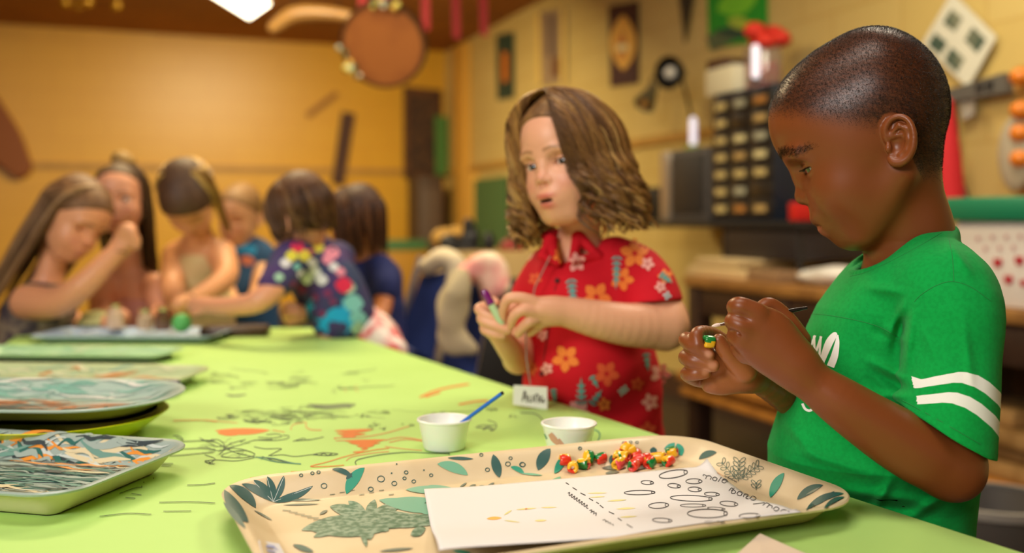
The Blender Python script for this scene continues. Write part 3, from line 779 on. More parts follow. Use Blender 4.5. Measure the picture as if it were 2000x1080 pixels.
def bead_mesh(c, ax, cols, L=.0125, r=.0062, name='painted_bead', rs_=None, seed=0):
    """pasta bead: short tube with a hole, painted in patches"""
    ax = np.array(ax, float); ax /= np.linalg.norm(ax)
    u = np.cross(ax, [0.1, .2, 1.0]); u /= np.linalg.norm(u); w = np.cross(u, ax)
    prof = [(.0024, -.46), (.0042, -.50), (.0058, -.46), (.0064, -.30), (.0066, 0), (.0064, .30), (.0058, .46), (.0042, .50), (.0024, .46), (.0021, 0)]
    n = 24; V = []; rr = random.Random(seed)
    for rad, z in prof:
        for j in range(n):
            a = 2*math.pi*j/n; k = r/.0066*rad*(1+.05*math.sin(3*a+seed)+.03*math.sin(5*a+2*seed))
            V.append(np.array(c)+ax*z*L*(1+.06*math.sin(a+seed))+(u*math.cos(a)+w*math.sin(a))*k)
    F = []; M = []
    K_ = len(prof)
    ph = rr.random()*6.28
    for i in range(K_):
        for j in range(n):
            F.append((i*n+j, i*n+(j+1) % n, ((i+1) % K_)*n+(j+1) % n, ((i+1) % K_)*n+j))
            a = (2*math.pi*j/n+ph+.35*math.sin(i*.9+seed)) % 6.283
            M.append(0 if a < 2.4 else (1 if a < 4.4 else 2))
    pal = {'r': mat('bead_red', 'E0341C',   .28, coat=.4), 'y': mat('bead_yellow', 'F2B81C',   .28, coat=.4), 'g': mat('bead_green', '0F7A34',   .28, coat=.4), 'p': mat('bead_pink', 'E04848',   .28, coat=.4)}
    return mesh_obj(name, V, F, [pal[q] for q in cols], None, True, M)
hb = bead_mesh(P(1384, 667, .990), (1, .25, -.08), 'gyg', seed=0, L=.0112, r=.0066)
tag(hb, 'green and yellow pasta bead pinched between the finger and thumb', 'bead')
# turn patches so that green lies above yellow
hb.data.polygons.foreach_set('material_index', np.array([0 if hb.data.polygons[i].center[2] > P(1384, 667, .990)[2]+.0002 else 1 for i in range(len(hb.data.polygons))], dtype=np.int32))
# ------------------------------------------------------------------ table with green paper
TZ = TABLE_Z
cor = [np.array([.683, .35]), np.array([-.478, 2.583]), np.array([-1.265, 2.59]), np.array([-.474, .35])]
tb_ = thing('table', 'long low craft table under the green paper', 'table')
def inset(d):
    c = sum(cor)/4; out = []
    for i in range(4):
        v = cor[i]-c; out.append(cor[i]-v/np.linalg.norm(v)*d)
    return out
b = MB(); b.prism([(p[0], p[1], TZ-.035) for p in inset(.02)], (0, 0, .0335)); b.build('tabletop', mat('laminate_brown', '7A5A38', .5), tb_, smooth=False)
for p in inset(.14):
    b = MB(); b.tube([(p[0], p[1], TZ-.036), (p[0], p[1], .012)], [.022, .018], 14); b.tube([(p[0], p[1], .012), (p[0], p[1], 0)], .024, 14); b.build('leg', mat('steel_leg', '6A6A6C', .35, metal=.8), tb_)
# paper: rounded outline with a short drop at the edges
def outline(r=.03, off=0.0):
    pts = []; n = 4; c = sum(cor)/4
    for i in range(4):
        a, b_, d = cor[(i+1) % 4], cor[i], cor[i-1]
        u = (a-b_)/np.linalg.norm(a-b_); v = (d-b_)/np.linalg.norm(d-b_)
        for t in np.linspace(0, 1, 7):
            q = (1-t)**2*(b_+v*r)+2*t*(1-t)*b_+t*t*(b_+u*r); pts.append(q)
    pts = np.array(pts); return pts+ (pts-c)/np.linalg.norm(pts-c, axis=1)[:, None]*off
def densify(p, h):
    out = []
    for i in range(len(p)):
        a, b_ = p[i], p[(i+1) % len(p)]; k = max(1, int(np.linalg.norm(b_-a)/h)); out += [a+(b_-a)*t/k for t in range(k)]
    return np.array(out)
ol = densify(outline(), .05); c0 = ol.mean(0)
rings = []
for s_, z in ((0.0, .0012), (.35, .0012), (.7, .0012), (.92, .0012), (.992, .0012)): rings.append(np.column_stack([c0+(ol-c0)*s_, np.full(len(ol), TZ+z)]))
dv = (ol-c0)/np.linalg.norm(ol-c0, axis=1)[:, None]
rings.append(np.column_stack([ol+dv*.002, np.full(len(ol), TZ-.001)]))
ph = np.arange(len(ol))
rings.append(np.column_stack([ol+dv*(.006+.004*np.sin(ph*.9))[:, None], TZ-.06+.004*np.sin(ph*.5)]))
rings.append(np.column_stack([ol+dv*(.010+.008*np.sin(ph*.9))[:, None], TZ-.13+.006*np.sin(ph*.4)]))
n = len(ol); V = np.concatenate(rings); F = [(i*n+j, (i+1)*n+j, (i+1)*n+(j+1) % n, i*n+(j+1) % n) for i in range(len(rings)-1) for j in range(n)]
MI = [0]*len(F)
# drawings on the paper
_cp = [0]
def onpaper(pts):
    _cp[0] += 1; return np.array([PT(x, y, TZ+.0015+_cp[0]*.000003) for x, y in pts])
sk = Strokes(onpaper)
def q5(l): return [(400+x/2.5, 700+y/2.5) for x, y in l]
BK, OR_, TE, GR, PK = 1, 2, 3, 4, 5
def line(l, w, m): sk.rib(q5(l), w, m)
sk.leaf((419, 841), (528, 840), 13, OR_, .02); sk.leaf((424, 846), (470, 848), 8, OR_)
line([(330, 350), (390, 360)], 1.5, OR_)
for a, b_, w in (((630, 352), (830, 345), 7), ((640, 365), (790, 368), 6), ((660, 378), (740, 380), 4), ((670, 400), (890, 396), 7), ((700, 412), (860, 412), 6), ((740, 428), (830, 424), 6), ((760, 442), (800, 440), 4), ((720, 457), (780, 452), 3)):
    sk.leaf(q5([a])[0], q5([b_])[0], w, OR_, .03)
line([(900, 438), (820, 448), (700, 475), (600, 505), (515, 527), (600, 527), (680, 521)], 1.7, OR_)
line([(420, 553), (470, 552), (530, 547)], 1.5, OR_); line([(220, 584), (290, 575), (360, 566)], 1.5, OR_)
line([(1050, 190), (1120, 160), (1200, 140), (1290, 125)], 3.5, OR_); line([(1075, 188), (1150, 165)], 3, OR_); line([(1240, 225), (1320, 210), (1380, 205)], 3, OR_)
line([(640, 395), (640, 388), (760, 385), (880, 365), (1000, 330)], 1.6, PK); line([(700, 400), (640, 402)], 1.6, PK)
line([(690, 500), (720, 480), (820, 462), (900, 455)], 1.5, PK); line([(880, 400), (960, 385), (1060, 398)], 1.6, PK); line([(900, 410), (980, 395), (1065, 404)], 1.6, PK); line([(880, 430), (960, 440), (1060, 450)], 1.4, PK)
line([(495, 310), (495, 335), (520, 348), (570, 350)], 1.8, PK); line([(420, 350), (430, 325), (490, 310)], 1.4, PK); line([(0, 300), (80, 308), (160, 315)], 1.2, PK)
for y in (224, 228, 232, 236, 240): line([(500+random.Random(y).randint(0, 40), y), (600, y+3), (680, y-2), (738-random.Random(y).randint(0, 30), y)], 2.4, GR)
line([(105, 178), (150, 181), (200, 177)], 2.6, GR); line([(120, 184), (175, 183)], 2, GR); line([(410, 98), (520, 92)], 1.6, GR)
line([(740, 520), (735, 505), (760, 490), (860, 470), (980, 458), (1100, 462), (1190, 465)], 1.5, BK); line([(1190, 462), (1195, 470)], 2.2, BK)
line([(620, 170), (630, 150), (640, 175)], 1, GR); line([(740, 130), (735, 150), (750, 160)], 1, PK); line([(680, 140), (690, 165)], 1, PK)
# black plant drawing
for l in ([(0, 400), (60, 412), (100, 440), (60, 450), (0, 430)], [(100, 440), (180, 420), (240, 400), (330, 395)], [(30, 395), (70, 398), (95, 425), (50, 430)], [(70, 470), (110, 440), (190, 445), (245, 470), (180, 485), (80, 478), (130, 455), (200, 450), (245, 465)],
          [(90, 430), (150, 460), (240, 480)], [(0, 470), (50, 490), (20, 510), (0, 505)], [(0, 500), (60, 495), (150, 500), (240, 485)], [(310, 475), (360, 450), (370, 440), (290, 440), (240, 430)],
          [(320, 475), (380, 470), (440, 478), (530, 468)], [(530, 468), (580, 460), (650, 466), (600, 474), (530, 470)], [(540, 466), (560, 473), (580, 463), (600, 472), (620, 465)],
          [(300, 372), (350, 368), (375, 380), (330, 388), (260, 385)], [(380, 375), (410, 378), (400, 392), (340, 400), (240, 398)], [(430, 405), (480, 390), (500, 398), (550, 390), (580, 382)], [(440, 402), (470, 400), (520, 395)],
          [(250, 480), (330, 490), (420, 510), (470, 514)], [(280, 478), (340, 500), (420, 512)], [(200, 395), (130, 415), (90, 440)], [(40, 515), (20, 514)]):
    line(l, 1.15, BK)
line([(240, 482), (330, 486), (420, 508), (470, 514)], 1.3, TE); line([(260, 484), (350, 505), (470, 516)], 1.3, TE)
line([(1810, 425), (1900, 415), (1925, 390), (1925, 360), (1895, 345)], 2.2, TE)
line([(1540, 265), (1610, 270), (1645, 295), (1650, 318)], 1.8, GR)
for l in ([(1355, 345), (1370, 335), (1395, 335), (1410, 350), (1390, 352)], [(1360, 350), (1380, 340), (1400, 345)], [(1330, 330), (1360, 325), (1420, 328)], [(1320, 335), (1420, 345)], [(1380, 300), (1415, 312), (1425, 330), (1415, 345)]):
    line(l, 1.6, GR)
rq = random.Random(11)
def scrib(cx, cy, w, h, n, wd, m):
    for _ in range(n):
        x = cx+rq.uniform(-w, w); y = cy+rq.uniform(-h, h); l = [(x, y)]
        for _k in range(rq.randint(2, 5)): l.append((l[-1][0]+rq.uniform(-w*.25, w*.25), l[-1][1]+rq.uniform(-h*.3, h*.3)))
        line(l, wd*rq.uniform(.4, .8), m)
scrib(320, 295, 180, 22, 34, .9, BK); scrib(760, 280, 40, 8, 10, 1.6, GR); scrib(660, 285, 40, 8, 7, 1.4, GR); scrib(900, 262, 60, 12, 9, 1.1, GR); scrib(1130, 270, 50, 14, 12, 1.3, GR)
scrib(1380, 245, 50, 10, 10, 1.5, BK); scrib(1505, 280, 25, 8, 9, 1.2, GR); scrib(820, 330, 50, 16, 12, 1.1, BK); scrib(1000, 325, 35, 5, 6, 1.2, BK); scrib(720, 270, 500, 20, 26, .8, GR); scrib(430, 110, 380, 40, 18, 1.0, GR)
scrib(480, 250, 120, 20, 18, .8, BK); scrib(150, 440, 150, 40, 16, .8, BK)
def q4(l): return [(x/2.571, 660+y/2.571) for x, y in l]
for l in ([(760, 525), (880, 520), (1080, 512)], [(745, 552), (900, 556), (1000, 553), (1080, 560)], [(750, 590), (900, 588), (1080, 570)], [(705, 625), (780, 628), (870, 630)], [(780, 636), (860, 642)], [(870, 490), (900, 492), (920, 512), (885, 498)],
          [(600, 780), (680, 752), (715, 750)], [(660, 780), (710, 788)], [(630, 800), (680, 805)], [(940, 738), (1010, 736), (1080, 728)], [(1030, 615), (1080, 632)], [(800, 825), (950, 822), (1080, 828)], [(500, 895), (640, 880), (760, 885)], [(820, 870), (960, 868)], [(1000, 500), (1080, 540)], [(1010, 510), (1075, 518)]):
    sk.rib(q4(l), 1.1, BK)
sk.rib(q4([(870, 415), (960, 412), (1030, 413), (1090, 420)]), 1.3, OR_)
for x, y in ((752, 655), (690, 692), (703, 690), (742, 684), (771, 704), (722, 724), (712, 745), (686, 696)): sk.ring((x/2.571, 660+y/2.571), .9, .5, 1.4, BK, n=6)
V2, F2, M2 = sk.data()
o = mesh_obj('paper_tablecloth', np.concatenate([V, V2]), F+[tuple(i+len(V) for i in f) for f in F2],
    [mat('green_paper', 'B6DE7C', .55, noise=('AED672', 5, .5), bump=.12, bscale=22, spec=.3), mat('ink_black', '34443E', .7), mat('crayon_orange', 'D8721C', .6), mat('ink_teal', '1F7F6A', .6), mat('crayon_grey', '6E8058', .7), mat('pencil_coral', 'D98550', .6)], None, True, MI+M2)
tag(o, 'bright green paper covering the long table, scribbled with black and orange marks', 'tablecloth')

# ------------------------------------------------------------------ trays
class Tray:
    def __init__(s, c, ang, w, d, h, r, z0=TZ+.0015, run=.034):
        s.c = np.array(c, float); s.e1 = np.array([math.cos(ang), math.sin(ang)]); s.e2 = np.array([-s.e1[1], s.e1[0]])
        s.w, s.d, s.h, s.r, s.z0, s.run = w/2, d/2, h, r, z0, run
    def uv(s, x, y): q = np.stack([x-s.c[0], y-s.c[1]], -1); return q@s.e1, q@s.e2
    def inside(s, u, v):
        a = np.abs(u)-(s.w-s.r); b = np.abs(v)-(s.d-s.r)
        return -(np.sqrt(np.maximum(a, 0)**2+np.maximum(b, 0)**2)+np.minimum(np.maximum(a, b), 0)-s.r)
    def z(s, x, y):
        u, v = s.uv(x, y); i = s.inside(u, v); t = np.clip((i-.004)/s.run, 0, 1)
        return s.z0+.003+(s.h-.003)*(1-t*t*(3-2*t))**1.0
    def hit(s, px, py, off=.0004):
        k = (py-HOR)/FPX; x_ = (px-1000)/FPX
        Y = np.linspace((CAMZ-s.z0-s.h-.012)/k, (CAMZ-s.z0)/k, 90); g = CAMZ-k*Y-s.z(x_*Y, Y)-off
        q = np.nonzero(g < 0)[0]
        if len(q) == 0: return PT(px, py, s.z0+.003+off)
        b = Y[q[0]]; a = Y[max(q[0]-1, 0)]
        for _ in range(16):
            m = (a+b)/2
            if CAMZ-k*m-float(s.z(x_*m, m))-off < 0: b = m
            else: a = m
        return np.array([x_*b, b, CAMZ-k*b])
    def ring(s, ins, z, n=12):
        w, d, r = s.w-ins, s.d-ins, max(s.r-ins, .004); out = []
        for sx, sy, a0 in ((1, 1, 0), (-1, 1, 90), (-1, -1, 180), (1, -1, 270)):
            for k in range(n+1):
                a = math.radians(a0+90*k/n); u = sx*(w-r)+r*math.cos(a); v = sy*(d-r)+r*math.sin(a)
                p = s.c+s.e1*u+s.e2*v; out.append((p[0], p[1], z))
        return out
    def mesh(s, name, mats, pat=None):
        prof = [(s.w*.97 if s.w < s.d else s.d*.97, s.z0+.003)]
        t_ = [1, .97, .93, .88, .83, .77, .71, .65, .59, .53, .47, .41, .35, .29, .23, .17, .12, .07, .03, 0]
        top = [(.004+s.run*t, s.z0+.003+(s.h-.003)*(1-t*t*(3-2*t))) for t in t_]+[(.0015, s.z0+s.h+.0004), (0, s.z0+s.h-.001)]
        bot = [(.0008, s.z0+s.h-.003)]+[(.0045+s.run*t, s.z0+(s.h-.003)*(1-t*t*(3-2*t))) for t in t_[::-1]][1:]+[(.30*min(s.w, s.d), s.z0)]
        rows = [s.ring(i, z) for i, z in [(.30*min(s.w, s.d), s.z0+.003)]+top+bot]
        n = len(rows[0]); V = [p for r_ in rows for p in r_]
        F = [(i*n+j, i*n+(j+1) % n, (i+1)*n+(j+1) % n, (i+1)*n+j) for i in range(len(rows)-1) for j in range(n)]
        F.append(tuple(range(n-1, -1, -1))); F.append(tuple((len(rows)-1)*n+j for j in range(n)))
        M = [0 if i < 1+len(top) else 1 for i in range(len(rows)-1) for j in range(n)]+[0, 1]
        if pat:
            V2, F2, M2 = pat.data(); k = len(V); V = np.concatenate([np.array(V), V2]); F = F+[tuple(i+k for i in f) for f in F2]; M = M+M2
        return mesh_obj(name, V, F, mats, None, True, M, auto=.9)
A_ = np.array([-.1868, 1.0199]); t1 = np.array([.914, .406]); t2 = np.array([.406, -.914])
T1 = Tray(A_+t1*.1575+t2*.157, math.atan2(.406, .914), .545, .318, .024, .062)
_ct = [0]
def _tm(p):
    _ct[0] += 1; return np.array([T1.hit(x, y, .0006+_ct[0]*.0000035) for x, y in p])
pt = Strokes(_tm)
DK, TL, BG, LG, GY, WH, BL = 2, 3, 4, 5, 6, 7, 8
def lf5(a, b_, w, m, c=0): a, b_ = q5([a, b_]); pt.leaf(a, b_, w/2.5, m, c)
def q6(l): return [(1000+x/2.857, 840+y/2.857) for x, y in l]
def lf6(a, b_, w, m, c=0): a, b_ = q6([a, b_]); pt.leaf(a, b_, w/2.857, m, c)
for e, w in (((385, 572), 34), ((305, 575), 38), ((238, 592), 40), ((528, 622), 34), ((450, 650), 30), ((180, 612), 40)): lf5((335, 700), e, w, DK, .06)
lf5((95, 640), (215, 800), 60, DK, .05); lf5((120, 620), (250, 730), 50, DK, -.1); lf5((90, 700), (200, 830), 30, DK); lf5((380, 690), (570, 690), 12, GY); lf5((380, 715), (560, 710), 8, GY); lf5((240, 740), (330, 790), 10, GY)
for e in ((385, 580), (305, 585), (238, 600), (520, 628), (450, 655)): pt.rib(q5([(335, 700), ((335+e[0])/2, (700+e[1])/2), e]), .8, WH)
lf5((780, 533), (692, 662), 56, BG, .08); lf5((620, 540), (722, 582), 26, DK, -.1); lf5((690, 590), (720, 560), 20, DK)
for x, y, r in ((860, 588, 17), (582, 622, 14), (925, 610, 12), (983, 556, 9), (975, 585, 8), (1020, 600, 9), (1105, 570, 8), (525, 560, 8), (470, 570, 8), (555, 555, 8), (1380, 543, 10), (1480, 515, 12), (1550, 518, 13), (1493, 487, 8), (1832, 438, 8), (1350, 470, 8), (810, 638, 12)):
    pt.ring(q5([(x, y)])[0], r/2.5, r/2.5*.85, 1.5, DK)
for x, y in ((912, 560), (1070, 545), (937, 515)): pt.ring(q5([(x, y)])[0], 1, .7, 1.8, DK, n=7)
lf5((1135, 515), (1285, 570), 50, LG, -.08); lf5((1408, 468), (1440, 582), 46, DK); lf5((1492, 530), (1560, 565), 24, BG, -.1); lf5((1540, 560), (1650, 570), 10, LG); lf5((1688, 440), (1628, 546), 56, DK, .06); lf5((1185, 485), (1312, 490), 16, DK)
for e, w in (((470, 838), 60), ((530, 872), 60), ((610, 722), 60), ((700, 695), 50), ((830, 688), 50), ((960, 700), 60), ((1160, 780), 70), ((1190, 795), 40), ((810, 885), 70), ((900, 840), 50), ((700, 850), 60)): lf5((790, 780), e, w, GY+3, .03)
lf5((620, 780), (1100, 790), 90, 9); lf5((520, 840), (900, 830), 70, 9)
lf5((850, 690), (1150, 745), 60, 10); lf5((980, 640), (1235, 640), 40, 10); lf5((1000, 700), (1130, 760), 50, 10); lf5((1090, 620), (1240, 645), 22, 10); lf5((870, 700), (1120, 690), 40, 10)
for k in range(9):
    x = 1245+k*45; lf5((x, 628-k*2), (x+34, 606+(k % 3)*8), 9, GY); lf5((x, 630-k*2), (x+40, 630-(k % 2)*7), 7, GY)
pt.rib(q5([(1240, 632), (1400, 622), (1660, 600)]), 1.2, GY)
for k in range(7): pt.rib(q5([(610+k*48, 665-(k % 3)*10), (635+k*48, 662-(k % 3)*10)]), 1.2, GY)
for k in range(6): pt.rib(q5([(380+k*30, 740+k*9), (420+k*34, 742+k*9)]), 1.2, GY)
lf5((1005, 862), (1078, 826), 44, GY+3); lf5((430, 908), (532, 944), 26, DK); lf5((1158, 912), (1255, 868), 26, BG); lf5((1210, 938), (1300, 948), 14, BG); lf5((850, 940), (1020, 925), 14, GY); lf5((560, 760), (600, 740), 14, GY); lf5((760, 800), (790, 920), 30, 9)
lf6((288, 140), (236, 240), 44, BG, -.05); lf6((272, 258), (203, 292), 26, LG, -.1); lf6((790, 94), (788, 134), 40, DK); lf6((556, 138), (560, 196), 34, DK); lf6((912, 96), (875, 160), 26, DK)
lf6((848, 104), (908, 70), 34, BG, .1); lf6((922, 74), (948, 142), 48, BG); lf6((1142, 124), (1042, 162), 36, DK, .1); lf6((1518, 238), (1440, 376), 50, BG, .05)
for x, y, r in ((380, 102, 9), (625, 72, 10), (662, 66, 8), (697, 68, 8), (60, 192, 14)): pt.ring(q6([(x, y)])[0], r/2.857, r/2.857*.8, 1.2, DK)
lf6((1735, 306), (1590, 388), 44, DK, .08); lf6((1852, 352), (1640, 446), 36, DK, .1); lf6((1800, 340), (1690, 420), 24, DK); lf6((1856, 372), (1740, 440), 24, DK, .1); lf6((1720, 318), (1640, 360), 10, GY)
lf6((500, 210), (640, 206), 26, GY); lf6((520, 240), (600, 230), 18, GY); lf6((820, 200), (880, 170), 18, GY); lf6((330, 290), (420, 270), 12, GY); lf6((640, 214), (760, 205), 22, GY)
def sprig(base, tip, n, w):
    base, tip = np.array(base, float), np.array(tip, float); d = tip-base; nn = np.array([-d[1], d[0]]); nn /= np.linalg.norm(nn); dd = d/np.linalg.norm(d)
    pt.rib(q6([base, (base+tip)/2, tip]), 1.1, DK)
    for k in range(n):
        p = base+d*(k+.6)/n
        for s_ in (-1, 1):
            c = p+(nn*s_*w*.55+dd*w*.35); ang = math.atan2((nn*s_+dd*.9)[1], (nn*s_+dd*.9)[0])
            pt.ring(q6([c])[0], w*.55/2.857, w*.27/2.857, 1.1, DK, rot=ang, n=12)
sprig((1262, 285), (1268, 168), 5, 34); sprig((1270, 270), (1378, 196), 5, 30); sprig((1255, 275), (1168, 178), 4, 30); sprig((1362, 335), (1362, 290), 2, 28)
m_tray = mat('tray_cream', 'DCC8A2', .42, noise=('CFB88E', 14, .6), coat=.06, spec=.35); m_under = mat('tray_underside', 'B9A66C', .35)
PATM = [mat('print_dark_teal', '1E5450', .45), mat('print_teal', '1F7F6A', .45), mat('print_green', '17967A', .45), mat('print_light_green', '6FB08E', .45),
        mat('print_grey', '6A7668', .35), mat('print_white', 'D8E0DC', .35), mat('print_blue', '3A4E8A', .4), mat('print_forest', '3F6E55', .35, noise=('9AB09A', 160, .8)), mat('print_sea', '6DAE94', .35)]
tr = T1.mesh('serving_tray', [m_tray, m_under]+PATM, pt)
tag(tr, 'large cream serving tray printed with green leaves, holding a white sheet and beads', 'tray')
# sheet lying in the tray
LBk, RTk = [T1.hit(x, y, .001)[:2] for x, y in ((828, 959), (1381, 895))]; RBk = PT(1565, 1001, T1.z0+.0245)[:2]; LFk = RBk+(LBk-RTk)*1.0
NU, NV = 70, 46
Vs = []
def sheetz(x, y, a, b_):
    t = min(max((b_-.45)/.55, 0), 1); r = T1.z0+.0042+.0185*t*t*(3-2*t)+.0012*math.sin(a*6+1)*b_+.0022*max(0, b_-.6)*math.sin(a*11+.4)
    return max(float(T1.z(x, y))+.0010, r)+.002*math.exp(-((a)/.10)**2)
def sheetpt(a, b_):
    p = (1-a)*(1-b_)*LBk+a*(1-b_)*RTk+a*b_*RBk+(1-a)*b_*LFk
    return p
SP = np.array([[sheetpt(i/NU, j/NV) for j in range(NV+1)] for i in range(NU+1)])
SZ = np.array([[sheetz(SP[i, j, 0], SP[i, j, 1], i/NU, j/NV) for j in range(NV+1)] for i in range(NU+1)])
V = np.concatenate([np.concatenate([SP, SZ[..., None]], 2).reshape(-1, 3), np.concatenate([SP, (SZ-.0003)[..., None]], 2).reshape(-1, 3)])
def vid(i, j, k=0): return k*(NU+1)*(NV+1)+i*(NV+1)+j
F = [(vid(i, j), vid(i, j+1), vid(i+1, j+1), vid(i+1, j)) for i in range(NU) for j in range(NV)]
F += [(vid(i, j, 1), vid(i+1, j, 1), vid(i+1, j+1, 1), vid(i, j+1, 1)) for i in range(NU) for j in range(NV)]
E_ = [(vid(i, 0), vid(i+1, 0)) for i in range(NU)]+[(vid(NU, j), vid(NU, j+1)) for j in range(NV)]+[(vid(i+1, NV), vid(i, NV)) for i in range(NU)]+[(vid(0, j+1), vid(0, j)) for j in range(NV)]
K2 = (NU+1)*(NV+1); F += [(a, b_, b_+K2, a+K2) for a, b_ in E_]; MS = [0]*len(F)
Minv = None
def sheethit(px, py):
    z = TZ+.007
    for _ in range(10):
        p = PT(px, py, z)
        # invert the bilinear patch
        a = b_ = .5
        for _k in range(5):
            q = sheetpt(a, b_); da = (sheetpt(a+1e-3, b_)-q)/1e-3; db = (sheetpt(a, b_+1e-3)-q)/1e-3
            det = da[0]*db[1]-da[1]*db[0]; r = p[:2]-q
            a += (r[0]*db[1]-r[1]*db[0])/det; b_ += (da[0]*r[1]-da[1]*r[0])/det
        z = sheetz(p[0], p[1], min(max(a, 0), 1), min(max(b_, 0), 1))+.00025
    return PT(px, py, z)
ps = Strokes(lambda p: np.array([sheethit(x, y) for x, y in p]))
def el6(x, y, rx, ry, rot=0, w=1.5, end=True, m=1):
    c = q6([(x, y)])[0]; ps.ring(c, rx/2.857, ry/2.857, w, m, rot=math.radians(rot))
    if end: ps.ring((c[0]+(rx-10)/2.857*math.cos(math.radians(rot)), c[1]+(rx-10)/2.857*math.sin(math.radians(rot))), 10/2.857, ry*.5/2.857, w*.9, m, n=14)
for e in ((900, 245, 80, 21, -9, 1.9), (755, 292, 35, 11, 3), (905, 310, 36, 12, 6), (1015, 285, 45, 14, 0), (1020, 330, 38, 13, 3), (1115, 357, 42, 11, 3), (712, 348, 86, 12, -1), (1000, 380, 118, 16, 2), (818, 420, 56, 16, -3), (1210, 410, 50, 14, 5), (1010, 420, 72, 9, 0, 1.1), (1090, 465, 112, 24, 0, 1.9), (1325, 477, 58, 13, -2), (838, 503, 55, 12, 3), (1130, 515, 58, 8, 2, 1.0), (1140, 437, 50, 7, 4, 1.0)):
    el6(*e)
def t6(l, w=1.5, m=1): ps.rib(q6(l), w, m)
dash = [((300, 293), (318, 303)), ((338, 320), (362, 334)), ((382, 350), (410, 364)), ((430, 380), (452, 393)), ((470, 402), (485, 410)), ((490, 418), (510, 434)), ((540, 455), (570, 468)), ((590, 490), (612, 505)), ((640, 525), (672, 545))]
for a, b_ in dash: t6([a, b_], 1.7)
# hand lettering along the right side, seen from behind
for l in ([(1066, 256), (1070, 248), (1085, 256), (1080, 272)], [(1085, 257), (1100, 254), (1112, 262), (1106, 276)], [(1118, 268), (1132, 262), (1144, 270), (1136, 282), (1122, 278), (1118, 268)], [(1150, 288), (1168, 262)], [(1172, 280), (1188, 276), (1196, 286), (1186, 294), (1172, 288), (1180, 272), (1196, 276), (1206, 290)],
          [(1210, 338), (1226, 322), (1232, 330)], [(1222, 338), (1238, 334), (1248, 346), (1236, 354), (1224, 348), (1240, 322)], [(1254, 356), (1266, 342), (1284, 350), (1274, 366), (1256, 360)], [(1290, 372), (1300, 356), (1318, 362), (1304, 378), (1320, 384)], [(1326, 384), (1342, 368), (1362, 378), (1352, 390), (1332, 388)],
          [(1345, 412), (1380, 408), (1410, 404)], [(1398, 420), (1420, 406), (1440, 416)], [(1420, 432), (1436, 418), (1452, 424), (1448, 436)], [(1456, 440), (1474, 428), (1490, 438), (1478, 450), (1460, 446)], [(1498, 452), (1510, 444), (1530, 446), (1548, 456)]): t6(l, 1.6)
for l in ([(1060, 168), (1072, 180)], [(1078, 184), (1100, 206)], [(1104, 208), (1140, 232)], [(1146, 236), (1180, 256)]): t6(l, .9, 2)
for k in range(7): t6([(1184+k*10, 258+k*5), (1190+k*10, 254+k*5), (1192+k*10, 264+k*5)], 1.0)
for k in range(8): t6([(312+k*14, 352+k*10), (322+k*14, 348+k*10), (318+k*14, 364+k*10), (328+k*14, 366+k*10)], 1.5)
for k in range(3): t6([(432+k*14, 448+k*8), (446+k*12, 446+k*8), (440+k*14, 462+k*8)], 1.6)
for k in range(4): t6([(505+k*18, 502+k*8), (520+k*14, 500+k*8), (524+k*14, 515+k*6)], 1.3)
for a, b_, w, m in (((420, 352), (530, 350), 7, 3), ((430, 375), (520, 370), 6, 3), ((530, 396), (640, 388), 9, 4), ((580, 440), (690, 434), 11, 3), ((600, 486), (700, 480), 9, 4)):
    A2, B2 = q6([a, b_]); ps.leaf(A2, B2, w/2.857, m)
for a, b_, w, m in (((1375, 782), (1450, 778), 16, 5), ((1460, 765), (1500, 740), 8, 4), ((1520, 738), (1620, 730), 8, 3), ((1560, 735), (1580, 733), 8, 6), ((1640, 728), (1720, 726), 6, 3), ((1460, 790), (1540, 800), 6, 4), ((1610, 792), (1670, 790), 10, 3)):
    A2, B2 = q5([a, b_]); ps.leaf(A2, B2, w/2.5, m)
V2, F2, M2 = ps.data()
sh = mesh_obj('paper_sheet', np.concatenate([V, V2]), F+[tuple(i+len(V) for i in f) for f in F2], [mat('white_paper', 'DEDBDA', .7), mat('marker_black', '2A2A30', .6), mat('stitch_red', 'C88A6A', .6), mat('stain_yellow', 'F0D890', .7), mat('stain_olive', 'DCD08A', .7), mat('stain_orange', 'F0B050', .7), mat('stain_red', 'E87860', .7)], None, True, MS+M2)
tag(sh, 'white worksheet with drawn bead outlines lying across the leaf-patterned tray', 'paper')
# sticker on the tray floor
b = MB(); q = [T1.hit(x, y, .0003) for x, y in ((504, 1056), (545, 1062), (556, 1083), (512, 1083))]; b.prism(q, (0, 0, .0003))
s_ = b.build('sticker', mat('sticker_white', 'E6E8F4', .5), None, smooth=False); s_.parent = tr
s2k = Strokes(lambda p: np.array([T1.hit(x, y, .0009) for x, y in p])); s2k.rib([(520, 1066), (535, 1068), (545, 1074)], 5, 0); s2k.rib([(522, 1074), (538, 1078)], 4, 0)
x_ = s2k.build('sticker_print', mat('print_lilac', '9AA8E0', .5), tr)
